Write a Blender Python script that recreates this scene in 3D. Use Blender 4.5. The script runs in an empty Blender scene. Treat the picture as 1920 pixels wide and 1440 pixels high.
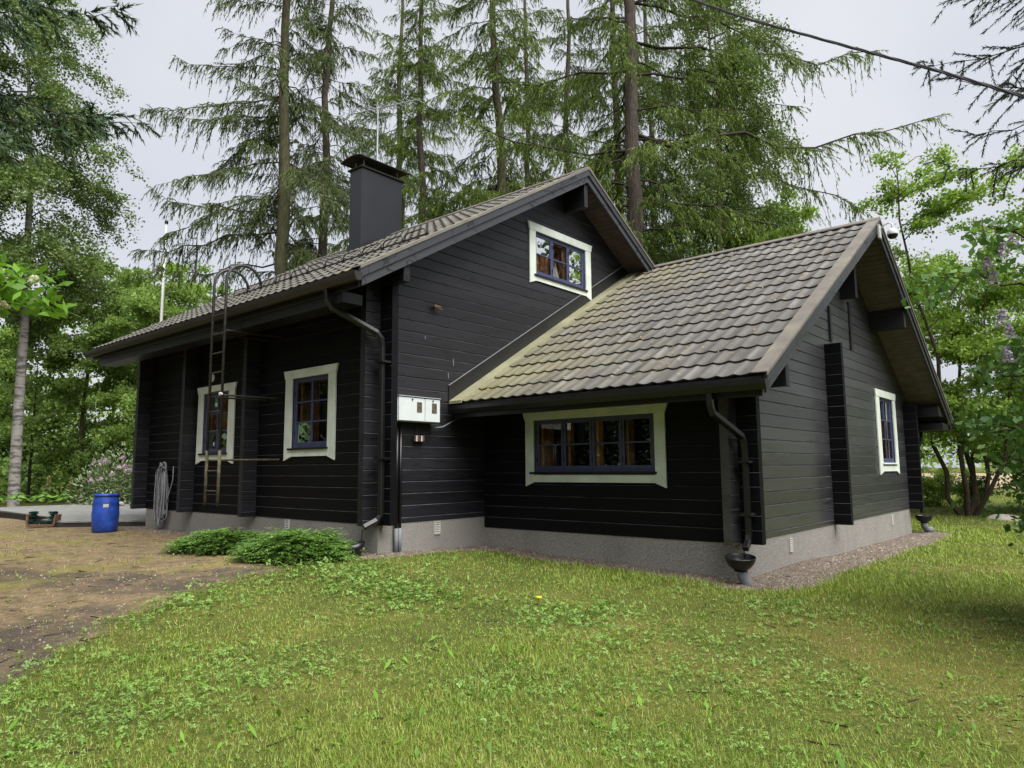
import bpy, bmesh, math, random
import numpy as np
from mathutils import Vector, Matrix

C = bpy.context.scene.collection
SC = bpy.context.scene
PI = math.pi
random.seed(7)
RNG = np.random.default_rng(7)

# ------------------------------------------------------------------ camera, sky, sun, exposure
cam = bpy.data.cameras.new('camera')
cam.sensor_fit = 'HORIZONTAL'
cam.sensor_width = 36.0
cam.lens = 1324.35 / 1920 * 36.0
cam.clip_start = 0.05
cam.clip_end = 3000
CAM = Vector((8.8409, -7.0792, 1.0432))
_r = Vector((0.75845, 0.65169, -0.00718)); _f = Vector((-0.64642, 0.75362, 0.11919)); _u = _r.cross(_f)
co = bpy.data.objects.new('camera', cam); C.objects.link(co)
co.matrix_world = Matrix(((_r.x, _u.x, -_f.x, CAM.x), (_r.y, _u.y, -_f.y, CAM.y), (_r.z, _u.z, -_f.z, CAM.z), (0, 0, 0, 1)))
SC.camera = co

world = bpy.data.worlds.new('World'); SC.world = world; world.use_nodes = True
wn = world.node_tree.nodes; wl = world.node_tree.links
bg = wn['Background']; bg.inputs['Strength'].default_value = 0.1
sky = wn.new('ShaderNodeTexSky'); sky.sky_type = 'NISHITA'; sky.sun_disc = False
SUN_EL, SUN_AZ = math.radians(58), math.radians(100)   # azimuth measured from +Y towards +X
sky.sun_elevation = SUN_EL; sky.sun_rotation = SUN_AZ; sky.dust_density = 6.0; sky.air_density = 0.7
hs = wn.new('ShaderNodeHueSaturation'); hs.inputs['Saturation'].default_value = 0.35
wl.new(sky.outputs['Color'], hs.inputs['Color'])
wt = wn.new('ShaderNodeTexCoord'); wno = wn.new('ShaderNodeTexNoise')
wno.inputs['Scale'].default_value = 2.2; wno.inputs['Detail'].default_value = 5; wno.inputs['Roughness'].default_value = 0.45
wl.new(wt.outputs['Generated'], wno.inputs['Vector'])
wr = wn.new('ShaderNodeValToRGB')
wr.color_ramp.elements[0].position = 0.3; wr.color_ramp.elements[0].color = (2.15, 2.27, 2.62, 1)
wr.color_ramp.elements[1].position = 0.7; wr.color_ramp.elements[1].color = (2.82, 2.88, 3.06, 1)
wl.new(wno.outputs['Fac'], wr.inputs['Fac'])
wm = wn.new('ShaderNodeMix'); wm.data_type = 'RGBA'; wm.inputs[0].default_value = 0.88     # closed cloud cover over the clear sky
wl.new(hs.outputs['Color'], wm.inputs[6]); wl.new(wr.outputs['Color'], wm.inputs[7])
wl.new(wm.outputs[2], bg.inputs['Color'])

sun = bpy.data.lights.new('sun', 'SUN'); sun.energy = 2.4; sun.angle = math.radians(55); sun.color = (1.0, 0.98, 0.94)
so = bpy.data.objects.new('sun', sun); C.objects.link(so)
_d = Vector((math.sin(SUN_AZ) * math.cos(SUN_EL), math.cos(SUN_AZ) * math.cos(SUN_EL), math.sin(SUN_EL)))
so.rotation_euler = _d.to_track_quat('Z', 'Y').to_euler()
SC.view_settings.view_transform = 'Standard'; SC.view_settings.look = 'None'
SC.view_settings.gamma = 1.0; SC.view_settings.use_curve_mapping = False
SC.view_settings.exposure = 1.55
SC.cycles.use_denoising = True
SC.cycles.max_bounces = 6; SC.cycles.transparent_max_bounces = 12; SC.cycles.diffuse_bounces = 3

# ------------------------------------------------------------------ materials
def new_mat(name):
    m = bpy.data.materials.new(name); m.use_nodes = True
    return m, m.node_tree.nodes, m.node_tree.links, m.node_tree.nodes['Principled BSDF']

def ramp(n, l, src, stops):
    r = n.new('ShaderNodeValToRGB'); e = r.color_ramp.elements
    e[0].position, e[0].color = stops[0][0], (*stops[0][1], 1)
    e[1].position, e[1].color = stops[-1][0], (*stops[-1][1], 1)
    for p, c in stops[1:-1]:
        k = e.new(p); k.color = (*c, 1)
    l.new(src, r.inputs['Fac'])
    return r.outputs['Color']

def noise(n, l, vec, scale, detail=4, rough=0.55):
    t = n.new('ShaderNodeTexNoise'); t.inputs['Scale'].default_value = scale
    t.inputs['Detail'].default_value = detail; t.inputs['Roughness'].default_value = rough
    if vec is not None: l.new(vec, t.inputs['Vector'])
    return t.outputs['Fac']

def position(n): return n.new('ShaderNodeNewGeometry').outputs['Position']

def scaled(n, l, vec, s):
    m = n.new('ShaderNodeVectorMath'); m.operation = 'MULTIPLY'; l.new(vec, m.inputs[0]); m.inputs[1].default_value = s
    return m.outputs[0]

def mix(n, l, fac, a, b, mode='MIX'):
    m = n.new('ShaderNodeMix'); m.data_type = 'RGBA'; m.blend_type = mode
    for s, v in ((0, fac), (6, a), (7, b)):
        if isinstance(v, (int, float)): m.inputs[s].default_value = v
        elif isinstance(v, tuple): m.inputs[s].default_value = (*v, 1)
        else: l.new(v, m.inputs[s])
    return m.outputs[2]

def math_(n, l, op, a, b=0.0, clamp=False):
    m = n.new('ShaderNodeMath'); m.operation = op; m.use_clamp = clamp
    for s, v in ((0, a), (1, b)):
        if isinstance(v, (int, float)): m.inputs[s].default_value = v
        else: l.new(v, m.inputs[s])
    return m.outputs[0]

def bump(n, l, b, h, strength=0.3, dist=0.01):
    k = n.new('ShaderNodeBump'); k.inputs['Strength'].default_value = strength; k.inputs['Distance'].default_value = dist
    l.new(h, k.inputs['Height']); l.new(k.outputs['Normal'], b.inputs['Normal'])

def plain(name, col, rough=0.5, spec=0.5, metal=0.0, var=0.15, scale=6.0, bstr=0.0):
    m, n, l, b = new_mat(name)
    p = position(n); f = noise(n, l, p, scale, 5)
    lo = tuple(c * (1 - var) for c in col); hi = tuple(min(1, c * (1 + var)) for c in col)
    l.new(ramp(n, l, f, [(0.3, lo), (0.7, hi)]), b.inputs['Base Color'])
    b.inputs['Roughness'].default_value = rough; b.inputs['Specular IOR Level'].default_value = spec; b.inputs['Metallic'].default_value = metal
    if bstr: bump(n, l, b, noise(n, l, p, scale * 8, 4), bstr, 0.004)
    return m

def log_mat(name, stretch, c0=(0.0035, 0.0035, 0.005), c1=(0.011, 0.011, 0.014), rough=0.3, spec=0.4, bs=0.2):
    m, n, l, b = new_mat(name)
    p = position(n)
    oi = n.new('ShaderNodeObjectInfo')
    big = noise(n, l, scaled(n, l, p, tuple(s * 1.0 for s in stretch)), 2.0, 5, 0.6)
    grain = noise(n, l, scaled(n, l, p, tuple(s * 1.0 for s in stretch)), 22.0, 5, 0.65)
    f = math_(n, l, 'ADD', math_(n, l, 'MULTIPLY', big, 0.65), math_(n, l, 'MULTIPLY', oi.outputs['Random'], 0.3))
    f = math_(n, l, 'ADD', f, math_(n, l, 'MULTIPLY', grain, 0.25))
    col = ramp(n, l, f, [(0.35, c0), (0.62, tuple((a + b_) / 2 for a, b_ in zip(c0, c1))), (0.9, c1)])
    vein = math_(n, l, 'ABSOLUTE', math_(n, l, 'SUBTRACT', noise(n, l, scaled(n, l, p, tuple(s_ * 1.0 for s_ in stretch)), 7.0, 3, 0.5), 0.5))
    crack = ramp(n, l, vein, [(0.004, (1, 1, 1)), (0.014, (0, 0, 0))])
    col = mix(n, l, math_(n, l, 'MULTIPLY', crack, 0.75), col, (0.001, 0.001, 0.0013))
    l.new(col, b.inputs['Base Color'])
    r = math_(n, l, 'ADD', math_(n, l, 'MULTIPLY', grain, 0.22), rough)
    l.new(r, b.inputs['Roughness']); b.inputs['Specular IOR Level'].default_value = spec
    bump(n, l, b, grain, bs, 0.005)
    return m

M = {}
M['log_x'] = log_mat('eaves_shade_matt_black_log', (0.06, 1, 1), (0.0015, 0.0016, 0.0026), (0.005, 0.0052, 0.0072), 0.45, 0.16, 0.2)  # matt black, base darkened to carry the shade under the eaves
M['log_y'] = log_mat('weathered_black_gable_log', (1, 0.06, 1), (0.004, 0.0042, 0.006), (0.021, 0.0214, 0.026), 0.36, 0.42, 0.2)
M['log_gloss'] = log_mat('glossy_black_gable_log', (1, 0.06, 1), (0.011, 0.0115, 0.014), (0.042, 0.043, 0.048), 0.3, 0.75, 0.2)  # glossy black; base lifted to carry part of the grey sky sheen
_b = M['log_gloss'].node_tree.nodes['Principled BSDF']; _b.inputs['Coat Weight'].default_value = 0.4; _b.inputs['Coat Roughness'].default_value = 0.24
M['edge_light'] = plain('painted_log_edge_light', (0.042, 0.042, 0.047), 0.6, 0.3, 0, 0.7, 3)  # painted light line along the top edge of each log
M['black_board'] = log_mat('dark_painted_board', (0.3, 0.3, 0.3), (0.006, 0.006, 0.008), (0.015, 0.015, 0.018))
M['barge'] = log_mat('grey_black_barge_paint', (0.5, 0.15, 0.3), (0.026, 0.027, 0.032), (0.052, 0.053, 0.06))
M['black_metal'] = plain('black_sheet_metal', (0.006, 0.006, 0.007), 0.35, 0.5, 0.0, 0.3, 3)
M['chimney'] = plain('dark_grey_sheet_cladding', (0.008, 0.009, 0.0125), 0.42, 0.5, 0.0, 0.2, 1.5)
M['rusty_edge'] = plain('rusty_dark_metal', (0.02, 0.014, 0.012), 0.7, 0.3, 0, 0.4, 8)
M['gutter'] = plain('weathered_brown_black_gutter', (0.018, 0.015, 0.012), 0.45, 0.5, 0, 0.4, 3)
M['white_trim'] = plain('cream_white_paint', (0.60, 0.65, 0.58), 0.5, 0.4, 0, 0.14, 3, 0.08)
M['blue_frame'] = plain('slate_blue_paint', (0.05, 0.057, 0.125), 0.4, 0.5, 0, 0.12, 8)
M['pine'] = plain('varnished_pine_reveal', (0.55, 0.27, 0.10), 0.5, 0.4, 0, 0.35, 7)
M['room_dark'] = plain('dim_room', (0.02, 0.017, 0.015), 0.9, 0.1, 0, 0.4, 3)
M['curtain'] = plain('grey_green_curtain', (0.16, 0.17, 0.14), 0.9, 0.1, 0, 0.5, 14)
M['curtain_brown'] = plain('brown_curtain', (0.24, 0.125, 0.05), 0.9, 0.1, 0, 0.5, 12)
M['soffit'] = plain('brown_stained_soffit', (0.075, 0.054, 0.044), 0.7, 0.3, 0, 0.25, 5, 0.1)
M['soffit_grey'] = plain('weathered_soffit', (0.115, 0.098, 0.083), 0.7, 0.3, 0, 0.25, 5, 0.1)
M['pvc'] = plain('grey_plastic', (0.17, 0.185, 0.195), 0.65, 0.3, 0, 0.1, 6)
M['pale_plastic'] = plain('pale_grey_plastic', (0.55, 0.56, 0.54), 0.45, 0.5, 0, 0.08, 6)
M['meter'] = plain('pale_grey_enamel', (0.56, 0.60, 0.60), 0.4, 0.5, 0, 0.05, 4)
M['meter_glass'] = plain('dirty_meter_glass', (0.10, 0.085, 0.06), 0.2, 0.5, 0, 0.6, 25)
M['vent'] = plain('grey_vent_plastic', (0.46, 0.46, 0.42), 0.5, 0.4, 0, 0.1, 6)
M['ladder'] = plain('weathered_black_pipe', (0.022, 0.019, 0.017), 0.5, 0.5, 0, 0.6, 9)
M['ladder_moss'] = plain('mossy_old_pipe', (0.085, 0.075, 0.042), 0.7, 0.3, 0, 0.5, 12)
M['hose'] = plain('grey_cable_sheath', (0.20, 0.20, 0.22), 0.45, 0.5, 0, 0.25, 9)
M['barrel'] = plain('blue_plastic_drum', (0.016, 0.06, 0.33), 0.45, 0.45, 0, 0.45, 7, 0.1)
M['deck'] = plain('grey_weathered_decking', (0.20, 0.20, 0.19), 0.75, 0.3, 0, 0.25, 4, 0.15)
M['deck_side'] = plain('dark_decking_edge', (0.03, 0.028, 0.026), 0.8, 0.2, 0, 0.3, 4)
M['old_wood'] = plain('brown_old_wood', (0.13, 0.075, 0.05), 0.8, 0.2, 0, 0.4, 14)
M['green_bristle'] = plain('dark_green_bristle', (0.008, 0.03, 0.02), 0.8, 0.2, 0, 0.4, 30)
M['galv'] = plain('galvanised_steel', (0.40, 0.42, 0.45), 0.45, 0.5, 0.3, 0.1, 5)
M['pole_white'] = plain('white_flagpole_paint', (0.62, 0.62, 0.60), 0.4, 0.5, 0, 0.05, 3)
M['wire'] = plain('black_overhead_cable', (0.018, 0.018, 0.02), 0.55, 0.4, 0, 0.3, 9)
M['rock'] = plain('pale_granite', (0.36, 0.33, 0.29), 0.85, 0.2, 0, 0.3, 9, 0.5)
M['sail'] = plain('white_sailcloth', (0.8, 0.78, 0.7), 0.8, 0.2, 0, 0.05, 5)
M['hull'] = plain('varnished_hull', (0.35, 0.19, 0.05), 0.4, 0.5, 0, 0.2, 9)
M['dark_dome'] = plain('smoked_dome', (0.008, 0.008, 0.009), 0.12, 0.6, 0, 0.1, 5)
M['yellow'] = plain('yellow_petals', (0.75, 0.52, 0.03), 0.7, 0.2, 0, 0.15, 40)
M['fallen_leaf'] = plain('fallen_birch_leaves', (0.42, 0.27, 0.07), 0.8, 0.2, 0, 0.5, 3)

def concrete():
    m, n, l, b = new_mat('pebbledash_concrete')
    p = position(n)
    fine = noise(n, l, p, 75, 3, 0.8); big = noise(n, l, p, 1.6, 5)
    col = ramp(n, l, fine, [(0.34, (0.07, 0.065, 0.058)), (0.5, (0.235, 0.222, 0.2)), (0.66, (0.50, 0.48, 0.45))])
    col = mix(n, l, math_(n, l, 'MULTIPLY', big, 0.4), col, (0.14, 0.13, 0.115))
    run = noise(n, l, scaled(n, l, p, (1.0, 1.0, 0.3)), 1.3, 5, 0.6)
    col = mix(n, l, math_(n, l, 'MULTIPLY', ramp(n, l, run, [(0.52, (0, 0, 0)), (0.75, (1, 1, 1))]), 0.35), col, (0.1, 0.092, 0.08))
    l.new(col, b.inputs['Base Color']); b.inputs['Roughness'].default_value = 0.9
    bump(n, l, b, fine, 0.6, 0.01)
    return m
M['concrete'] = concrete()

def roof_mat(name):
    m, n, l, b = new_mat(name)
    p = position(n)
    sep = n.new('ShaderNodeSeparateXYZ'); l.new(p, sep.inputs[0])
    streak = noise(n, l, scaled(n, l, p, (2.6, 0.35, 0.35)), 3.0, 5, 0.6)
    blot = noise(n, l, p, 0.9, 5, 0.6); fine = noise(n, l, p, 60, 3, 0.7)
    oi = n.new('ShaderNodeObjectInfo')
    f = math_(n, l, 'ADD', math_(n, l, 'MULTIPLY', streak, 0.8), math_(n, l, 'MULTIPLY', oi.outputs['Random'], 0.12))
    base = ramp(n, l, f, [(0.28, (0.066, 0.061, 0.055)), (0.5, (0.12, 0.114, 0.103)), (0.72, (0.21, 0.207, 0.198))])
    # lichen gathers in the sheltered end against the taller gable
    lx = math_(n, l, 'MULTIPLY', sep.outputs['X'], -0.24)
    lz = math_(n, l, 'MULTIPLY', math_(n, l, 'SUBTRACT', 3.9, sep.outputs['Z']), 0.16, True)
    lf = math_(n, l, 'ADD', math_(n, l, 'ADD', lx, math_(n, l, 'ADD', 0.6, lz)), math_(n, l, 'MULTIPLY', math_(n, l, 'SUBTRACT', blot, 0.5), 1.9), True)
    lf = math_(n, l, 'MULTIPLY', lf, math_(n, l, 'ADD', math_(n, l, 'MULTIPLY', streak, 0.9), 0.25), True)
    on = n.new('ShaderNodeMath'); on.operation = 'GREATER_THAN'; l.new(sep.outputs['X'], on.inputs[0]); on.inputs[1].default_value = 0.0
    lf = math_(n, l, 'MULTIPLY', lf, math_(n, l, 'ADD', math_(n, l, 'MULTIPLY', on.outputs[0], 0.9), 0.1))
    col = mix(n, l, lf, base, (0.215, 0.2, 0.088))
    spot = ramp(n, l, fine, [(0.62, (0, 0, 0)), (0.75, (1, 1, 1))])
    col = mix(n, l, math_(n, l, 'MULTIPLY', spot, 0.35), col, (0.09, 0.06, 0.04))
    l.new(col, b.inputs['Base Color']); b.inputs['Roughness'].default_value = 0.62
    b.inputs['Specular IOR Level'].default_value = 0.35
    bump(n, l, b, fine, 0.15, 0.004)
    return m
M['roof'] = roof_mat('lichened_brown_metal_tile')
def flash_mat():
    m, n, l, b = new_mat('mossy_verge_flashing')
    p = position(n); a = noise(n, l, p, 2.2, 5, 0.65)
    l.new(ramp(n, l, a, [(0.35, (0.105, 0.092, 0.08)), (0.58, (0.16, 0.145, 0.118)), (0.78, (0.22, 0.205, 0.105))]), b.inputs['Base Color'])
    b.inputs['Roughness'].default_value = 0.6
    bump(n, l, b, noise(n, l, p, 50, 3), 0.1, 0.004)
    return m
M['flashing'] = flash_mat()
M['valley'] = plain('lichen_green_flashing', (0.23, 0.225, 0.14), 0.6, 0.4, 0, 0.25, 2.5)

def glass():
    m = bpy.data.materials.new('window_glass'); m.use_nodes = True
    n, l = m.node_tree.nodes, m.node_tree.links
    n.clear(); out = n.new('ShaderNodeOutputMaterial')
    t = n.new('ShaderNodeBsdfTransparent'); t.inputs['Color'].default_value = (0.92, 0.94, 0.93, 1)
    g = n.new('ShaderNodeBsdfGlossy'); g.inputs['Roughness'].default_value = 0.01
    fr = n.new('ShaderNodeFresnel'); fr.inputs['IOR'].default_value = 1.5
    mx = n.new('ShaderNodeMixShader'); l.new(fr.outputs[0], mx.inputs[0]); l.new(t.outputs[0], mx.inputs[1]); l.new(g.outputs[0], mx.inputs[2])
    l.new(mx.outputs[0], out.inputs['Surface'])
    return m
M['glass'] = glass()

def leaf_mat(name, cols, transl=0.35, gloss=0.25, nscale=0.6, nvar=0.5):
    """leaf colours vary from leaf to leaf and from clump to clump"""
    m = bpy.data.materials.new(name); m.use_nodes = True
    n, l = m.node_tree.nodes, m.node_tree.links
    n.clear(); out = n.new('ShaderNodeOutputMaterial')
    geo = n.new('ShaderNodeNewGeometry')
    f = math_(n, l, 'ADD', math_(n, l, 'MULTIPLY', geo.outputs['Random Per Island'], 1 - nvar),
              math_(n, l, 'MULTIPLY', noise(n, l, geo.outputs['Position'], nscale, 4, 0.6), nvar))
    k = len(cols) - 1
    col = ramp(n, l, f, [(0.18 + 0.64 * i / k, c) for i, c in enumerate(cols)])
    d = n.new('ShaderNodeBsdfPrincipled'); l.new(col, d.inputs['Base Color']); d.inputs['Roughness'].default_value = 0.5
    d.inputs['Specular IOR Level'].default_value = gloss
    t = n.new('ShaderNodeBsdfTranslucent'); l.new(mix(n, l, 0.5, col, (0.9, 1.0, 0.3), 'MULTIPLY'), t.inputs['Color'])
    mx = n.new('ShaderNodeMixShader'); mx.inputs[0].default_value = transl
    l.new(d.outputs[0], mx.inputs[1]); l.new(t.outputs[0], mx.inputs[2]); l.new(mx.outputs[0], out.inputs['Surface'])
    return m
M['larch_leaf'] = leaf_mat('larch_needles', [(0.0617, 0.0845, 0.0362), (0.101, 0.1389, 0.0489), (0.1571, 0.2113, 0.0617)], 0.3, 0.1, 0.35, 0.6)
M['larch_green'] = leaf_mat('fresh_larch_needles', [(0.0773, 0.109, 0.0299), (0.1352, 0.1982, 0.0419), (0.2126, 0.3035, 0.0579)], 0.35, 0.1, 0.35, 0.6)
M['spruce_leaf'] = leaf_mat('spruce_needles', [(0.0364, 0.065, 0.0364), (0.0585, 0.1025, 0.0494), (0.0975, 0.1562, 0.065)], 0.15, 0.15, 0.8, 0.5)
M['spruce_grey'] = leaf_mat('blue_grey_spruce_needles', [(0.0375, 0.0562, 0.048), (0.0625, 0.0875, 0.066), (0.0938, 0.1187, 0.084)], 0.15, 0.2, 1.5, 0.5)
M['birch_leaf'] = leaf_mat('birch_leaves', [(0.0675, 0.1063, 0.0325), (0.1283, 0.1938, 0.052), (0.2025, 0.3, 0.078)], 0.35, 0.3, 0.6, 0.55)
M['light_leaf'] = leaf_mat('light_green_leaves', [(0.114, 0.1944, 0.0336), (0.216, 0.3456, 0.054), (0.324, 0.4752, 0.084)], 0.45, 0.25, 0.5, 0.55)
M['rowan_leaf'] = leaf_mat('pale_green_tree_leaves', [(0.1196, 0.2074, 0.0414), (0.2312, 0.3575, 0.0604), (0.3509, 0.5005, 0.0949)], 0.4, 0.25, 0.5, 0.55)
M['lilac_leaf'] = leaf_mat('lilac_leaves', [(0.054, 0.1187, 0.0325), (0.108, 0.2188, 0.052), (0.1755, 0.325, 0.078)], 0.3, 0.4, 1.5, 0.4)
M['elder_leaf'] = leaf_mat('elder_leaves', [(0.08, 0.18, 0.02), (0.14, 0.29, 0.03), (0.2, 0.38, 0.05)], 0.4, 0.3, 2, 0.4)
M['lilac_flower'] = leaf_mat('lilac_petals', [(0.299, 0.253, 0.378), (0.414, 0.345, 0.504), (0.552, 0.483, 0.609)], 0.3, 0.1, 5, 0.3)
M['cream_flower'] = leaf_mat('cream_petals', [(0.5, 0.52, 0.34), (0.62, 0.62, 0.45), (0.72, 0.72, 0.58)], 0.3, 0.1, 5, 0.3)
M['pink_flower'] = leaf_mat('pink_petals', [(0.475, 0.238, 0.468), (0.625, 0.425, 0.624), (0.75, 0.714, 0.754)], 0.3, 0.1, 5, 0.3)
M['rhodo_leaf'] = leaf_mat('rhododendron_leaves', [(0.075, 0.116, 0.045), (0.15, 0.2175, 0.09), (0.3, 0.377, 0.18)], 0.15, 0.5, 2, 0.35)
M['juniper_leaf'] = leaf_mat('juniper_sprays', [(0.0613, 0.1318, 0.04), (0.175, 0.31, 0.08), (0.35, 0.527, 0.144)], 0.45, 0.2, 5.0, 0.45)
M['hosta_leaf'] = leaf_mat('hosta_leaves', [(0.09, 0.2, 0.03), (0.15, 0.3, 0.05), (0.22, 0.38, 0.08)], 0.3, 0.4, 3, 0.3)
M['grass'] = leaf_mat('lawn_blades', [(0.09, 0.15, 0.022), (0.195, 0.288, 0.036), (0.305, 0.395, 0.065), (0.42, 0.42, 0.15)], 0.35, 0.25, 0.9, 0.45)
M['clover'] = leaf_mat('lawn_herb_leaves', [(0.0854, 0.1691, 0.0314), (0.164, 0.2916, 0.0575), (0.2494, 0.3966, 0.0888)], 0.3, 0.35, 1.2, 0.4)
M['straw'] = leaf_mat('dead_grass', [(0.16, 0.10, 0.045), (0.29, 0.21, 0.09), (0.42, 0.34, 0.17)], 0.2, 0.2, 1.2, 0.3)
M['far_leaf'] = leaf_mat('far_wood_leaves', [(0.12, 0.189, 0.064), (0.2475, 0.3713, 0.096), (0.405, 0.54, 0.16)], 0.5, 0.1, 0.22, 0.6)

def bark(name, lo, hi, sc=3.0):
    m, n, l, b = new_mat(name)
    p = position(n)
    f = noise(n, l, scaled(n, l, p, (1, 1, 0.25)), sc * 6, 6, 0.7)
    l.new(ramp(n, l, f, [(0.32, lo), (0.68, hi)]), b.inputs['Base Color']); b.inputs['Roughness'].default_value = 0.95
    b.inputs['Specular IOR Level'].default_value = 0.15
    bump(n, l, b, f, 0.9, 0.03)
    return m
M['larch_bark'] = bark('grey_brown_larch_bark', (0.035, 0.027, 0.022), (0.12, 0.098, 0.082))
M['lichen_bark'] = bark('lichen_green_bark', (0.045, 0.042, 0.025), (0.12, 0.115, 0.062))
M['twig'] = bark('dark_twig_bark', (0.025, 0.02, 0.016), (0.065, 0.052, 0.042))
M['shrub_bark'] = bark('brown_shrub_bark', (0.05, 0.038, 0.026), (0.13, 0.10, 0.07))
def birch_bark():
    m, n, l, b = new_mat('white_birch_bark')
    p = position(n)
    f = noise(n, l, scaled(n, l, p, (1.2, 1.2, 4.5)), 1.8, 5, 0.6)
    g = noise(n, l, scaled(n, l, p, (1, 1, 6)), 9, 4)
    col = ramp(n, l, f, [(0.4, (0.05, 0.045, 0.04)), (0.5, (0.27, 0.255, 0.235)), (0.8, (0.44, 0.42, 0.39))])
    col = mix(n, l, math_(n, l, 'MULTIPLY', g, 0.5), col, (0.22, 0.2, 0.18))
    l.new(col, b.inputs['Base Color']); b.inputs['Roughness'].default_value = 0.8
    return m
M['birch_bark'] = birch_bark()

def ground_mat():
    m, n, l, b = new_mat('garden_ground')
    p = position(n)
    at = n.new('ShaderNodeVertexColor'); at.layer_name = 'zone'
    sep = n.new('ShaderNodeSeparateColor'); l.new(at.outputs['Color'], sep.inputs[0])
    big = noise(n, l, p, 0.8, 6, 0.62); med = noise(n, l, p, 5, 6, 0.65); fine = noise(n, l, p, 55, 4, 0.7)
    lawn = ramp(n, l, big, [(0.34, (0.055, 0.08, 0.016)), (0.5, (0.09, 0.115, 0.021)), (0.64, (0.15, 0.145, 0.034)), (0.78, (0.20, 0.16, 0.055))])
    lawn = mix(n, l, math_(n, l, 'MULTIPLY', fine, 0.7), lawn, (0.075, 0.06, 0.022))
    soil = ramp(n, l, med, [(0.3, (0.10, 0.076, 0.048)), (0.48, (0.20, 0.148, 0.088)), (0.62, (0.275, 0.21, 0.12)), (0.75, (0.18, 0.165, 0.062))])
    soil = mix(n, l, math_(n, l, 'MULTIPLY', math_(n, l, 'SUBTRACT', fine, 0.3), 1.3, True), soil, (0.11, 0.075, 0.045))
    ochre = ramp(n, l, med, [(0.35, (0.15, 0.14, 0.04)), (0.65, (0.23, 0.19, 0.075))])
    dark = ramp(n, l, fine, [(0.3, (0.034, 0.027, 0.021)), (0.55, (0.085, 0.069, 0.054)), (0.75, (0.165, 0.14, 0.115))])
    vor = n.new('ShaderNodeTexVoronoi'); vor.inputs['Scale'].default_value = 42; l.new(p, vor.inputs['Vector'])
    hsv = n.new('ShaderNodeSeparateColor'); l.new(vor.outputs['Color'], hsv.inputs[0])
    grav = ramp(n, l, hsv.outputs[0], [(0.0, (0.07, 0.055, 0.043)), (0.4, (0.135, 0.108, 0.085)), (0.75, (0.2, 0.168, 0.14)), (1.0, (0.32, 0.29, 0.265))])
    grav = mix(n, l, math_(n, l, 'MULTIPLY', big, 0.55), grav, (0.12, 0.08, 0.055))
    soil = mix(n, l, ramp(n, l, noise(n, l, p, 0.55, 4), [(0.5, (0, 0, 0)), (0.62, (1, 1, 1))]), soil, ochre)
    patch = noise(n, l, p, 1.7, 6, 0.7)
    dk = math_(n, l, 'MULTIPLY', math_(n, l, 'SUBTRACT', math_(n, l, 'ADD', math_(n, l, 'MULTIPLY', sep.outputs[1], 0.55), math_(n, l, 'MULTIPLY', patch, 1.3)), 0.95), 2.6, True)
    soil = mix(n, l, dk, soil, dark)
    fs = math_(n, l, 'MULTIPLY', math_(n, l, 'SUBTRACT', math_(n, l, 'ADD', sep.outputs[0], math_(n, l, 'MULTIPLY', med, 0.8)), 0.7), 3.0, True)
    col = mix(n, l, fs, lawn, soil)
    fg = math_(n, l, 'MULTIPLY', math_(n, l, 'SUBTRACT', math_(n, l, 'ADD', sep.outputs[2], math_(n, l, 'MULTIPLY', med, 0.5)), 0.6), 5.0, True)
    col = mix(n, l, fg, col, grav)
    l.new(col, b.inputs['Base Color']); b.inputs['Roughness'].default_value = 0.95; b.inputs['Specular IOR Level'].default_value = 0.15
    bump(n, l, b, math_(n, l, 'ADD', fine, vor.outputs['Distance']), 0.8, 0.02)
    return m
M['ground'] = ground_mat()

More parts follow.
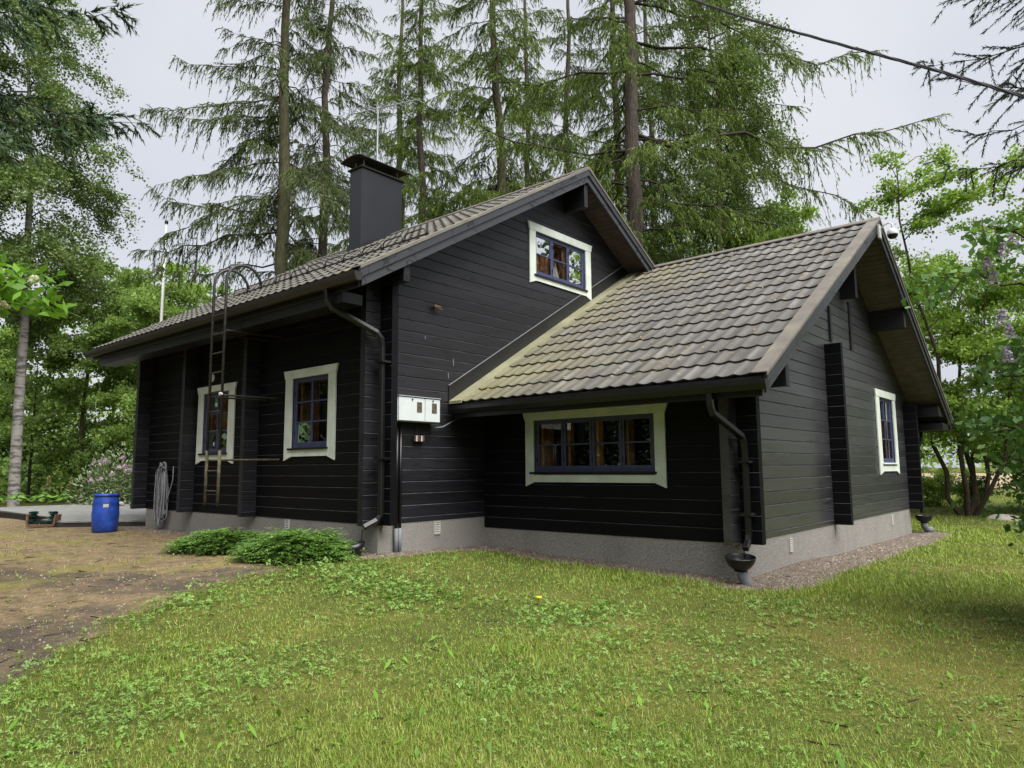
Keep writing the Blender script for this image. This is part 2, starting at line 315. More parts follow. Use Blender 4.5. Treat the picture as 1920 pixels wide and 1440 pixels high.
# ------------------------------------------------------------------ helpers
class MB:
    def __init__(self): self.v = []; self.f = []
    def add(self, vs, fs):
        k = len(self.v); self.v += [tuple(map(float, p)) for p in vs]; self.f += [tuple(i + k for i in q) for q in fs]; return self
    def box(self, x0, x1, y0, y1, z0, z1):
        vs = [(x, y, z) for z in (z0, z1) for y in (y0, y1) for x in (x0, x1)]
        return self.add(vs, [(0, 1, 3, 2), (4, 6, 7, 5), (0, 4, 5, 1), (2, 3, 7, 6), (0, 2, 6, 4), (1, 5, 7, 3)])
    def prism(self, poly, off):
        n = len(poly); o = Vector(off); a = [Vector(p) for p in poly]
        return self.add(a + [p + o for p in a], [tuple(range(n))[::-1], tuple(range(n, 2 * n))] + [(i, (i + 1) % n, (i + 1) % n + n, i + n) for i in range(n)])
    def tube(self, path, r, n=8, caps=True, phase=0.0):
        v, f = tube_np([tuple(p) for p in path], r, n, phase)
        k = len(path)
        fs = [tuple(int(i) for i in q) for q in f]
        if caps: fs += [tuple(range(n))[::-1], tuple(range((k - 1) * n, k * n))]
        return self.add(v, fs)
    def lathe(self, prof, c=(0, 0, 0), n=24, axis=None):
        vs = []; fs = []; m = len(prof)
        q = Vector((0, 0, 1)).rotation_difference(Vector(axis)) if axis else None
        for i in range(n):
            a = 2 * PI * i / n
            for r, z in prof:
                p = Vector((r * math.cos(a), r * math.sin(a), z))
                if q: p = q @ p
                vs.append(p + Vector(c))
        for i in range(n):
            j = (i + 1) % n
            for k in range(m - 1): fs.append((i * m + k, j * m + k, j * m + k + 1, i * m + k + 1))
        return self.add(vs, fs)
    def build(self, name, mat, parent=None, smooth=False, bevel=0.0, kind=None):
        me = bpy.data.meshes.new(name); me.from_pydata(self.v, [], self.f)
        bm = bmesh.new(); bm.from_mesh(me)
        bmesh.ops.recalc_face_normals(bm, faces=bm.faces)
        if bevel:
            es = [e for e in bm.edges if len(e.link_faces) == 2 and e.calc_face_angle() > 0.6]
            bmesh.ops.bevel(bm, geom=es, offset=bevel, segments=1, affect='EDGES', clamp_overlap=True)
        bm.to_mesh(me); bm.free()
        me.materials.append(mat)
        if smooth: me.polygons.foreach_set('use_smooth', [True] * len(me.polygons))
        return link(name, me, parent, kind)

def link(name, me, parent=None, kind=None):
    o = bpy.data.objects.new(name, me); C.objects.link(o)
    if parent is not None: o.parent = parent
    if kind: o['kind'] = kind
    return o

def tube_np(path, r, n=6, phase=0.0):
    P = np.asarray(path, float); k = len(P)
    R = np.full(k, r, float) if np.isscalar(r) else np.asarray(r, float)
    T = np.gradient(P, axis=0); T /= np.linalg.norm(T, axis=1)[:, None] + 1e-9
    a = np.array([0, 0, 1.0]) if abs(T[0, 2]) < 0.9 else np.array([1.0, 0, 0])
    N = np.cross(T[0], a); N /= np.linalg.norm(N)
    ang = np.arange(n) * 2 * PI / n + phase
    V = np.empty((k, n, 3))
    for i in range(k):
        N = N - T[i] * (N @ T[i]); N /= np.linalg.norm(N) + 1e-9
        B = np.cross(T[i], N)
        V[i] = P[i] + R[i] * (np.cos(ang)[:, None] * N + np.sin(ang)[:, None] * B)
    i = np.arange(k - 1)[:, None] * n; j = np.arange(n)[None, :]; j2 = (j + 1) % n
    F = np.stack([i + j, i + j2, i + n + j2, i + n + j], -1).reshape(-1, 4)
    return V.reshape(-1, 3), F

def mesh_np(name, V, F, mat, smooth=False):
    V = np.ascontiguousarray(V, np.float32); F = np.ascontiguousarray(F, np.int32)
    me = bpy.data.meshes.new(name); k = F.shape[1]
    me.vertices.add(len(V)); me.vertices.foreach_set('co', V.ravel())
    me.loops.add(F.size); me.loops.foreach_set('vertex_index', F.ravel())
    me.polygons.add(len(F)); me.polygons.foreach_set('loop_start', np.arange(0, F.size, k, dtype=np.int32))
    me.update(calc_edges=True); me.validate()
    if smooth: me.polygons.foreach_set('use_smooth', np.ones(len(F), bool))
    me.materials.append(mat)
    return me

def cat_np(parts):
    vs, fs, k = [], [], 0
    for v, f in parts:
        vs.append(v); fs.append(f + k); k += len(v)
    return np.concatenate(vs), np.concatenate(fs)

def tag(o, label, cat, group=None, kind=None):
    o['label'] = label; o['category'] = cat
    if group: o['group'] = group
    if kind: o['kind'] = kind
    return o

def thing(name, label, cat, loc=(0, 0, 0), group=None, rz=0.0):
    o = bpy.data.objects.new(name, None); C.objects.link(o); o.location = loc; o.rotation_euler = (0, 0, rz)
    o.empty_display_size = 0.2
    return tag(o, label, cat, group)

def copy_tree(o, parent=None):
    c = o.copy(); C.objects.link(c)
    if parent is not None: c.parent = parent
    for ch in list(o.children): copy_tree(ch, c)
    return c

def unit(v): return v / (np.linalg.norm(v, axis=-1, keepdims=True) + 1e-9)

# ------------------------------------------------------------------ ground
CP = np.array([(-8.5,0,-.23),(-4,0,-.21),(0,0,-.23),(0,2.4,-.31),(2.2,2.4,-.39),(4.06,2.4,-.46),(4.8,2.5,-.5),(4.8,7.6,-.55),(4.8,12.65,-.6),
  (8.84,-7.08,-.58),(0,-6,-.42),(-9,-6,-.3),(-16,4,-.3),(-16,-8,-.3),(12,2,-.62),(12,14,-.65),(4,-3,-.46),(8,-2,-.58)])
def gz(x, y):
    x = np.asarray(x, float); y = np.asarray(y, float)
    num = np.zeros_like(x); den = np.zeros_like(x)
    for a, b, c in CP:
        w = 1 / ((a - x) ** 2 + (b - y) ** 2 + 1.0) ** 1.5
        num += w * c; den += w
    return num / den + 0.012 * np.sin(1.7 * x + 0.6 * y) * np.sin(1.3 * y - 0.4 * x)
def g1(x, y): return float(gz(x, y))
_K = [(RNG.normal(size=2) * s, RNG.uniform(0, 6.3), 1 / s ** 0.5) for s in (0.6, 0.6, 1.1, 1.1, 1.9, 1.9, 3.2, 3.2, 5.5, 5.5) for _ in range(2)]
def fn(x, y):
    """smooth random field of about unit spread over the garden"""
    s = 0
    for k, ph, a in _K: s = s + a * np.sin(k[0] * x + k[1] * y + ph)
    return s / 3.0
def sstep(t): t = np.clip(t, 0, 1); return t * t * (3 - 2 * t)
BY = np.array([-9, -7.5, -6.5, -5.6, -5.45, -4.84, -4.2, -3.24, -2.22, -0.61, 0.1, 30]); BX = np.array([6.5, 5.2, 4.1, 3.1, 2.9, 2.0, 1.4, 0.66, 0.36, 0.3, 0.1, -30])
def soil_f(x, y):
    b = np.interp(y, BY, BX)
    return sstep((b - x + 0.22 * fn(x, y)) / 0.9 + 0.35) * sstep((x + 21) / 3) * sstep((y + 26) / 4)
def seg_d(x, y, a, b):
    ax, ay = a; dx, dy = b[0] - ax, b[1] - ay
    t = np.clip(((x - ax) * dx + (y - ay) * dy) / (dx * dx + dy * dy), 0, 1)
    return np.hypot(x - ax - t * dx, y - ay - t * dy)
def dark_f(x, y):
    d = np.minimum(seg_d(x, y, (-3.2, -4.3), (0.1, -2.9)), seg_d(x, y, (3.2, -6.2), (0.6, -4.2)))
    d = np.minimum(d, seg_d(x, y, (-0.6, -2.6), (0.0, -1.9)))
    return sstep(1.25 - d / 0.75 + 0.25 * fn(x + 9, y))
def rect_d(x, y, x0, x1, y0, y1):
    return np.hypot(np.maximum(np.maximum(x0 - x, x - x1), 0), np.maximum(np.maximum(y0 - y, y - y1), 0))
def gravel_f(x, y):
    d = np.minimum(rect_d(x, y, -8.5, 0, 0, 10), rect_d(x, y, 0, 4.8, 2.44, 12.7))
    w = 0.52 + 0.33 * sstep((x - 4.4) / 0.6) + 0.3 * sstep((1.0 - np.hypot(x - 0.1, y - 2.3)) / 0.8)
    return sstep((w - d + 0.06 * fn(x, y)) / 0.22 + 0.5)

def axis(lo, hi, step, far):
    a = list(np.arange(lo, hi, step)); k = step; p = a[-1]
    while p < far: k *= 1.3; p += k; a.append(p)
    k = step; p = a[0]; b = []
    while p > -far: k *= 1.3; p -= k; b.append(p)
    return np.array(b[::-1] + a)
gx, gy = axis(-14, 13, 0.14, 500), axis(-9, 22, 0.14, 500)
X, Y = np.meshgrid(gx, gy); nx, ny = len(gx), len(gy)
V = np.stack([X.ravel(), Y.ravel(), gz(X.ravel(), Y.ravel())], 1)
i = (np.arange(ny - 1)[:, None] * nx + np.arange(nx - 1)[None, :]).ravel()
me = mesh_np('ground', V, np.stack([i, i + 1, i + nx + 1, i + nx], 1), M['ground'], True)
ca = me.color_attributes.new('zone', 'FLOAT_COLOR', 'POINT')
ca.data.foreach_set('color', np.stack([soil_f(V[:, 0], V[:, 1]), dark_f(V[:, 0], V[:, 1]), gravel_f(V[:, 0], V[:, 1]), np.ones(len(V))], 1).astype(np.float32).ravel())
ground = link('ground', me, None, 'structure')
ground['label'] = 'garden ground, lawn soil turning to bare needle-strewn drive and gravel by the walls'

# ------------------------------------------------------------------ the log cabin
cabin = thing('log_cabin', 'black timber log cabin with tiled roofs, white window trim and a lower annex', 'house', (0, 0, 0))
H1, H2, T, PR = 0.1907, 0.195, 0.125, 0.29
LA, YA, WA = 4.7985, 2.4363, 12.67
Z1 = 0.19
# roof lines: z of the roof edge above y
ME, MZ, MR, MRZ, MX, MXL = -0.88, 4.03, 5.06, 7.48, 0.655, -9.87
MS = (MRZ - MZ) / (MR - ME)
AE, AZ, AR, ARZ, AX = 1.553, 2.24, 7.864, 5.914, 5.603
AS = (ARZ - AZ) / (AR - AE)
def zmain(y): return MZ + MS * (y - ME) if y < MR else MRZ - MS * (y - MR)
def zann(y): return AZ + AS * (y - AE) if y < AR else ARZ - AS * (y - AR)
SOF = 0.20

def log(ax, pl, u0, u1, z0, z1, mat, u0t=None, u1t=None, name='log'):
    """one squared log with chamfered edges; ax 'y' = lies in an eaves wall facing -y, ax 'x' = lies in a gable facing +x"""
    if u1 - u0 < 0.02: return
    u0t = u0 if u0t is None else u0t; u1t = u1 if u1t is None else u1t
    c = 0.011; j = random.uniform(-0.0025, 0.0025)
    prof = [(j, z0 + c), (j, z1 - c), (-c, z1 - 0.0006), (-T, z1 - 0.0006), (-T, z0 + 0.0006), (-c, z0 + 0.0006)]
    def P(u, q): return (u, pl - q[0], q[1]) if ax == 'y' else (pl + q[0], u, q[1])
    def lerp(a, b, z): return a + (b - a) * (z - z0) / (z1 - z0)
    A = [P(lerp(u0, u0t, q[1]), q) for q in prof]; B = [P(lerp(u1, u1t, q[1]), q) for q in prof]
    m = MB(); m.add(A + B, [(0, 1, 2, 3, 4, 5), (6, 7, 8, 9, 10, 11)] + [(k, (k + 1) % 6, (k + 1) % 6 + 6, k + 6) for k in range(6)])
    o = m.build(name, mat, cabin); me = o.data; me.materials.append(M['edge_light'])
    for p in me.polygons:      # paler upper chamfer: the light it catches is put into its colour
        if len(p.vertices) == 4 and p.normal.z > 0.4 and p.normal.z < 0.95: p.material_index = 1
    return o

def course(ax, pl, u0, u1, z0, z1, mat, holes=(), u0t=None, u1t=None):
    cuts = [(u0, u0t)]; ends = []
    hs_ = sorted(h for h in holes if h[2] < z1 - 0.03 and h[3] > z0 + 0.03)
    for h in hs_:
        ends.append((h[0], h[0])); cuts.append((h[1], h[1]))
    ends.append((u1, u1t))
    for (a, at), (b, bt) in zip(cuts, ends):
        if b - a > 4.2 and random.random() < 0.3:      # a butt joint somewhere along the course
            c = random.uniform(a + 1.2, b - 1.2)
            log(ax, pl, a, c - 0.0015, z0, z1, mat, at, c - 0.0015); log(ax, pl, c + 0.0015, b, z0, z1, mat, c + 0.0015, bt)
        else: log(ax, pl, a, b, z0, z1, mat, at, bt)

W_R = (-2.46, -1.33, 1.43, 2.70); W_L = (-5.84, -4.74, 1.40, 2.67)
W_LONG = (1.17, 3.53, 0.98, 1.88); W_AT = (3.97, 5.79, 5.00, 5.94); W_SM = (10.19, 11.43, 1.11, 2.60)
# main eaves wall (faces -y)
for k in range(21):
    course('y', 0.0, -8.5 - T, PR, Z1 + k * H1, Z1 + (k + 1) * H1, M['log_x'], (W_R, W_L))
# cross walls poking through it
for xw in (-3.617, -6.15, -8.5):
    for k in range(21):
        zb = Z1 + (k - 0.5) * H1 if k else Z1
        log('x', xw, -PR, 0.012, zb, Z1 + (k + 0.5) * H1, M['log_y'], name='log_end')
# main gable (faces +x)
def gy0(z): return max(-PR, ME + (z + SOF - 0.012 - MZ) / MS)
k = 0; zb = Z1
while zb < 7.2:
    zt = Z1 + 0.09 + k * H1
    a, at = gy0(zb), gy0(zt)
    b, bt = 2 * MR - a, 2 * MR - at
    if zt < 2.1: b = bt = YA + T
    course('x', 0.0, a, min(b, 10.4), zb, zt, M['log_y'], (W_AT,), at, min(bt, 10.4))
    zb = zt; k += 1
# annex eaves wall
for k in range(13):
    course('y', YA, 0.002, LA + PR, k * H2, (k + 1) * H2, M['log_x'], (W_LONG,))
# annex gable
def gy1(z): return max(YA - PR, AE + (z + SOF - 0.012 - AZ) / AS)
k = 0; zb = 0.0
while zb < 5.6:
    zt = 0.0885 + k * H2
    a, at = gy1(zb), gy1(zt)
    b, bt = min(2 * AR - a, WA + PR), min(2 * AR - at, WA + PR)
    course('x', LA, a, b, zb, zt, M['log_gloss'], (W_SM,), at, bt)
    zb = zt; k += 1
# the dividing wall and the far wall poke out of the annex gable
for yw, n in ((6.57, 17), (WA - T, 13)):
    for k in range(n):
        log('y', yw, LA - 0.012, LA + PR, k * H2, (k + 1) * H2, M['log_x'], name='log_end')
# far and back walls (closed, plain)
m = MB(); m.box(-8.5 - T, -8.5 - T - 0.02, 0.05, 10.1, Z1, 4.2); m.box(-8.5, 0, 10.02, 10.1, Z1, 4.2); m.box(0, LA - T, WA - 0.05, WA, 0, 2.4)
m.build('back_wall', M['log_x'], cabin)
# end-grain boards
def gable_board(y0, y1, z0, z1):
    MB().box(LA + 0.002, LA + 0.035, y0, y1, z0, z1).build('batten', M['black_board'], cabin, bevel=0.004)
gable_board(6.93, 7.03, 3.42, 4.1); gable_board(8.28, 8.4, 3.42, 4.42)

# foundation
m = MB()
m.box(-8.49, -0.012, 0.015, 10.0, -1.2, Z1 - 0.001); m.box(-0.02, LA - 0.015, YA + 0.015, WA - 0.01, -1.2, -0.001)
m.build('foundation', M['concrete'], cabin)

# windows
def window(to3, o, w, cols, rows, sashes, cas, head, drop, curtain, label=None, cover=0.5, sill_mat='black_board'):
    """to3 maps (u, out, z) to the wall; o = opening, cas = outer edges of the side boards"""
    u0, u1, z0, z1 = o
    def bx(mb, a, b, n0, n1, c, d):
        vs = [to3(u, q, z) for z in (c, d) for q in (n0, n1) for u in (a, b)]
        mb.add(vs, [(0, 1, 3, 2), (4, 6, 7, 5), (0, 4, 5, 1), (2, 3, 7, 6), (0, 2, 6, 4), (1, 5, 7, 3)])
    def pz(mb, poly, n0, n1):
        k = len(poly)
        mb.add([to3(a, n0, z) for a, z in poly] + [to3(a, n1, z) for a, z in poly], [tuple(range(k)), tuple(range(k, 2 * k))] + [(i, (i + 1) % k, (i + 1) % k + k, i + k) for i in range(k)])
    m = MB(); f = 0.045
    bx(m, u0, u0 + f, -0.12, -0.012, z0, z1); bx(m, u1 - f, u1, -0.12, -0.012, z0, z1)
    bx(m, u0 + f, u1 - f, -0.12, -0.012, z1 - f, z1); bx(m, u0 + f, u1 - f, -0.12, -0.012, z0, z0 + f)
    win = m.build('window', M['blue_frame'], cabin, bevel=0.003)
    if label: win['label'] = label
    c0, c1 = cas
    hb = MB(); ov = 0.055
    pz(hb, [(c0 - 0.004, z1 - 0.012), (c1 + 0.004, z1 - 0.012), (c1 + ov, z1 + head), (c0 - ov, z1 + head)], 0.004, 0.042)
    hb.build('head_board', M['white_trim'], win, bevel=0.003)
    ap = 0.125
    for s in (0, 1):
        ou, iu = (c0, u0 + 0.012) if s == 0 else (c1, u1 - 0.012)
        sb = MB(); pz(sb, [(ou, z1 - 0.0125), (iu, z1 - 0.0125), (iu, z0 - drop + 0.07), (ou, z0 - drop)], 0.004, 0.034)
        sb.build('side_board', M['white_trim'], win, bevel=0.003)
    ab = MB(); bx(ab, u0 + 0.0125, u1 - 0.0125, 0.004, 0.03, z0 - drop + 0.075, z0 - drop + 0.075 + ap); ab.build('apron_board', M['white_trim'], win, bevel=0.003)
    sl = MB(); bx(sl, u0 - 0.06, u1 + 0.02, -0.02, 0.065, z0 - 0.028, z0 + 0.006); sl.build('sill', M[sill_mat], win, bevel=0.003)
    # inner box: pine reveals, dim room behind
    rv = MB(); d = 0.55
    bx(rv, u0, u0 + 0.02, -d, -0.121, z0, z1); bx(rv, u1 - 0.02, u1, -d, -0.121, z0, z1)
    bx(rv, u0 + 0.02, u1 - 0.02, -d, -0.121, z1 - 0.02, z1); bx(rv, u0 + 0.02, u1 - 0.02, -d, -0.121, z0, z0 + 0.02)
    for q in range(1, sashes):
        uu = u0 + (u1 - u0) * q / sashes
        bx(rv, uu - 0.04, uu + 0.04, -0.30, -0.121, z0 + 0.02, z1 - 0.02)
    rv.build('reveal', M['pine'], win)
    rb = MB(); bx(rb, u0 - 0.02, u1 + 0.02, -d - 0.02, -d - 0.001, z0 - 0.02, z1 + 0.02); rb.build('room_back', M['room_dark'], win)
    a0, a1, b0, b1 = u0 + f, u1 - f, z0 + f, z1 - f
    sw = (a1 - a0) / sashes; st = 0.042
    for q in range(sashes):
        s0, s1 = a0 + q * sw + 0.004, a0 + (q + 1) * sw - 0.004
        m = MB()
        bx(m, s0, s0 + st, -0.07, -0.02, b0, b1); bx(m, s1 - st, s1, -0.07, -0.02, b0, b1)
        bx(m, s0 + st, s1 - st, -0.07, -0.02, b1 - st, b1); bx(m, s0 + st, s1 - st, -0.07, -0.02, b0, b0 + st + 0.02)
        m.build('sash', M['blue_frame'], win, bevel=0.003)
        i0, i1, j0, j1 = s0 + st, s1 - st, b0 + st + 0.02, b1 - st
        mt = 0.013
        for c in range(1, cols):
            uu = i0 + (i1 - i0) * c / cols
            mm = MB(); bx(mm, uu - mt * 1.8, uu + mt * 1.8, -0.064, -0.026, j0, j1); mm.build('muntin', M['blue_frame'], win)
        for r in range(1, rows):
            zz = j0 + (j1 - j0) * r / rows
            mm = MB(); bx(mm, i0, i1, -0.062, -0.028, zz - mt, zz + mt); mm.build('muntin', M['blue_frame'], win)
        for c in range(cols):
            for r in range(rows):
                pp = MB(); p0, p1 = i0 + (i1 - i0) * c / cols, i0 + (i1 - i0) * (c + 1) / cols
                q0, q1 = j0 + (j1 - j0) * r / rows, j0 + (j1 - j0) * (r + 1) / rows
                t_ = random.uniform(-0.004, 0.004); t2 = random.uniform(-0.004, 0.004)
                pp.add([to3(p0, -0.046 + t_, q0), to3(p1, -0.046 - t_, q0), to3(p1, -0.046 - t_ + t2, q1), to3(p0, -0.046 + t_ + t2, q1)], [(0, 1, 2, 3)])
                pp.build('pane', M['glass'], win)
        for zz in (b0 + 0.2 * (b1 - b0), b0 + 0.8 * (b1 - b0)):
            hg = MB(); bx(hg, s0 - 0.006, s0 + 0.01, -0.02, -0.008, zz - 0.03, zz + 0.03); hg.build('hinge', M['black_metal'], win)
        pf = MB()      # stiles and rails of the inner pine sash
        bx(pf, s0 - 0.004, s0 + 0.06, -0.16, -0.122, z0 + 0.02, z1 - 0.02); bx(pf, s1 - 0.06, s1 + 0.004, -0.16, -0.122, z0 + 0.02, z1 - 0.02)
        bx(pf, s0 + 0.06, s1 - 0.06, -0.16, -0.122, z1 - 0.08, z1 - 0.02); bx(pf, s0 + 0.06, s1 - 0.06, -0.16, -0.122, z0 + 0.02, z0 + 0.08)
        pf.build('inner_sash', M['pine'], win)
        # pleated curtain hanging over part of the sash
        n = 26; e0 = s0 + (s1 - s0) * (1 - cover); vs = []; fs = []
        for k in range(n + 1):
            u = e0 + (s1 - e0) * k / n; w_ = 0.018 * math.sin(k * 1.35 + q)
            vs += [to3(u, -0.34 + w_, z0 + 0.03), to3(u, -0.34 + w_ * 0.7, z1 - 0.03)]
        for k in range(n): fs.append((2 * k, 2 * k + 2, 2 * k + 3, 2 * k + 1))
        cu = MB(); cu.add(vs, fs); cu.build('curtain', M[curtain], win, smooth=True)
    return win
south = lambda y: (lambda u, q, z: (u, y - q, z))
east = lambda x: (lambda u, q, z: (x + q, u, z))
window(south(0.0), W_R, 0, 2, 3, 1, (-2.665, -1.13), 0.14, 0.22, 'curtain_brown', 'window of six panes nearest the corner downpipe')
window(south(0.0), W_L, 0, 2, 3, 1, (-6.05, -4.51), 0.14, 0.22, 'curtain_brown', 'window of six panes behind the wall ladder')
window(south(YA), W_LONG, 0, 1, 2, 4, (1.0, 3.7), 0.13, 0.24, 'curtain', 'long low window of four sashes under the annex eaves', 0.45)
window(east(0.0), W_AT, 0, 1, 2, 3, (3.78, 5.98), 0.15, 0.2, 'curtain_brown', 'attic window of three sashes under the main ridge', 0.6)
window(east(LA), W_SM, 0, 2, 3, 1, (9.92, 11.66), 0.15, 0.26, 'curtain_brown', 'window of six panes in the annex gable', 0.4, 'white_trim')

# roofs: slabs, tiles, flashings
def slab(name, x0, x1, y0, z0, y1, z1, top, bot, mat, mb=None):
    m = mb or MB()
    m.prism([(x0, y0, z0 - top), (x0, y1, z1 - top), (x0, y1, z1 - bot), (x0, y0, z0 - bot)], (x1 - x0, 0, 0))
    return m.build(name, mat, cabin) if mb is None else m
TOPD = 0.075
slab('roof_deck', MXL + 0.05, MX - 0.06, ME + 0.02, zmain(ME + 0.02), MR, MRZ, TOPD, SOF, M['black_board'])
slab('roof_deck', MXL + 0.05, MX - 0.06, 2 * MR - ME - 0.02, zmain(2 * MR - ME - 0.02), MR + 0.001, MRZ, TOPD, SOF, M['black_board'])
slab('roof_deck', -0.0, AX - 0.06, AE + 0.02, zann(AE + 0.02), AR, ARZ, TOPD, SOF, M['black_board'])
slab('roof_deck', -0.0, AX - 0.06, 2 * AR - AE - 0.02, zann(2 * AR - AE - 0.02), AR + 0.001, ARZ, TOPD, SOF, M['black_board'])

PW, NROW = 0.2318, 15
def tile_np(pw, ln, nu=10):
    u = np.linspace(0, pw, nu + 1); ph = u / pw
    w = 0.023 * np.interp(ph, [0, 0.1, 0.2, 0.3, 0.42, 0.6, 0.78, 0.9, 1], [1, 0.8, 0.36, 0.06, 0, 0.13, 0.5, 0.86, 1])
    rows = [np.stack([u, np.zeros_like(u) + 0.03, w - 0.024], 1), np.stack([u, np.zeros_like(u), w + 0.014], 1), np.stack([u, np.zeros_like(u) + 0.01, w + 0.019], 1),
            np.stack([u, np.zeros_like(u) + ln + 0.035, w - 0.010], 1)]
    V = np.concatenate(rows); n = nu + 1
    F = [(r * n + k, r * n + k + 1, (r + 1) * n + k + 1, (r + 1) * n + k) for r in range(3) for k in range(nu)]
    return V, np.array(F)
aa = math.atan(AS); LEN = (AR - AE) / math.cos(aa) / NROW
tv, tf = tile_np(PW, LEN)
tme = mesh_np('roof_tile', tv, tf, M['roof'], True)
tme.polygons.foreach_set('use_smooth', [False] * 10 + [True] * 20)
spots = []
NCOL = 22
for r in range(NROW):
    for c in range(NCOL):
        y = AE + r * LEN * math.cos(aa); spots.append((c * PW + 0.30, y, zann(y) - 0.052))
spots.sort(key=lambda p: (Vector(p) - CAM).length)
for p in spots[:300]:
    o = link('roof_tile', tme, cabin); o.location = (p[0], p[1], p[2] + random.uniform(-0.002, 0.002)); o.rotation_euler = (aa + random.uniform(-0.004, 0.004), random.uniform(-0.006, 0.006), random.uniform(-0.005, 0.005))
def tiles_joined(spots, ang, flip=False, pw=PW, ln=LEN):
    V, F = tile_np(pw, ln); ca_, sa = math.cos(ang), math.sin(ang); parts = []
    R = V.copy(); R[:, 1] = V[:, 1] * ca_ - V[:, 2] * sa; R[:, 2] = V[:, 1] * sa + V[:, 2] * ca_
    if flip: R[:, 1] *= -1
    S = np.array(spots); n = len(S)
    VV = (R[None] + S[:, None]).reshape(-1, 3); FF = (F[None] + (np.arange(n) * len(V))[:, None, None]).reshape(-1, 4)
    return VV, FF
link('roof_tiles', mesh_np('roof_tiles', *tiles_joined(spots[300:], aa), M['roof'], True), cabin, 'stuff')
ma = math.atan(MS); ML = (MR - ME) / math.cos(ma) / 14
ms = [(MXL + 0.1 + c * PW, ME + r * ML * math.cos(ma), zmain(ME + r * ML * math.cos(ma)) - 0.052) for r in range(14) for c in range(44)]
link('roof_tiles', mesh_np('roof_tiles', *tiles_joined(ms, ma, False, PW, ML), M['roof'], True), cabin, 'stuff')
ms = [(MXL + 0.1 + c * PW, 2 * MR - ME - r * ML * math.cos(ma), zmain(ME + r * ML * math.cos(ma)) - 0.052) for r in range(14) for c in range(44)]
ms += [(c * PW + 0.30, 2 * AR - AE - r * LEN * math.cos(aa), zann(AE + r * LEN * math.cos(aa)) - 0.052) for r in range(NROW) for c in range(NCOL)]
link('roof_tiles', mesh_np('roof_tiles', *tiles_joined(ms, ma, True, PW, ML), M['roof'], True), cabin, 'stuff')
# ridge caps
for x0, x1, y, z, s in ((MXL, MX + 0.01, MR, MRZ, MS), (0.02, AX + 0.01, AR, ARZ, AS)):
    m = MB(); w = 0.13
    m.prism([(x0, y - w, z - w * s + 0.012), (x0, y - 0.03, z + 0.006), (x0, y + 0.03, z + 0.006), (x0, y + w, z - w * s + 0.012), (x0, y + w, z - w * s - 0.01), (x0, y, z - 0.025), (x0, y - w, z - w * s - 0.01)], (x1 - x0, 0, 0))
    m.build('ridge_cap', M['flashing'], cabin)
# verge flashings and stepped barge boards
def verge(x, inner, ya, za, yb, zb, two):
    d = 1 if yb > ya else -1
    def strip(x0, x1, t, b, name, mat, ey=0.0, bev=0.003):
        s = (zb - za) / (yb - ya)
        m = MB(); m.prism([(x0, ya - d * ey, za - s * d * ey - t), (x0, yb, zb - t), (x0, yb, zb - b), (x0, ya - d * ey, za - s * d * ey - b)], (x1 - x0, 0, 0))
        m.build(name, mat, cabin, bevel=bev)
    strip(x - inner, x + 0.012, -0.002, 0.014, 'verge_flashing', M['flashing'], 0.03)
    strip(x - 0.004, x + 0.0125, 0.0145, 0.055, 'verge_flashing', M['flashing'], 0.03)
    if two:
        strip(x - 0.045, x - 0.004, 0.02, 0.19, 'barge_board', M['barge'], 0.02)
        strip(x - 0.075, x - 0.035, 0.17, 0.335, 'barge_board', M['barge'], -0.03)
    else:
        strip(x - 0.045, x - 0.004, 0.02, 0.17, 'barge_board', M['barge'], 0.0)
        strip(x - 0.07, x - 0.035, 0.15, 0.30, 'barge_board', M['barge'], -0.03)
verge(MX, 0.17, ME, MZ, MR - 0.002, MRZ, True); verge(MX, 0.17, 2 * MR - ME, MZ, MR + 0.002, MRZ, True)
verge(AX, 0.20, AE, AZ, AR - 0.002, ARZ, False); verge(AX, 0.20, 2 * AR - AE, AZ, AR + 0.002, ARZ, False)
m = MB(); m.prism([(MXL, ME, MZ - 0.02), (MXL, MR, MRZ - 0.02), (MXL, MR, MRZ - 0.25), (MXL, ME, MZ - 0.25)], (0.04, 0, 0)); m.prism([(MXL, 2 * MR - ME, MZ - 0.02), (MXL, MR + .001, MRZ - 0.02), (MXL, MR + .001, MRZ - 0.25), (MXL, 2 * MR - ME, MZ - 0.25)], (0.04, 0, 0))
m.build('barge_board', M['black_board'], cabin)
# soffit boards under the gable overhangs
def soffit(x0, x1, ya, yb, zf, sl, mat, n0, skip=lambda y: False):
    step = 0.135 / math.sqrt(1 + sl * sl); d = 1 if yb > ya else -1; y = ya
    while (yb - y) * d > step:
        y2 = y + d * step * 0.9
        if not skip(y):
            m = MB(); m.prism([(x0, y, zf(y) - SOF - 0.001), (x0, y2, zf(y2) - SOF - 0.001), (x0, y2, zf(y2) - SOF - 0.018), (x0, y, zf(y) - SOF - 0.018)], (x1 - x0, 0, 0))
            m.build('soffit_board', mat, cabin)
        y += d * step
soffit(0.003, MX - 0.08, 2 * MR - ME - 0.1, MR + 0.02, zmain, MS, M['soffit'], 0)
soffit(0.003, MX - 0.08, ME + 0.1, MR - 0.02, zmain, MS, M['soffit'], 0)
soffit(LA + 0.003, AX - 0.075, 2 * AR - AE - 0.1, AR + 0.02, zann, AS, M['soffit_grey'], 0)
soffit(LA + 0.003, AX - 0.075, AE + 0.1, AR - 0.02, zann, AS, M['soffit_grey'], 0)
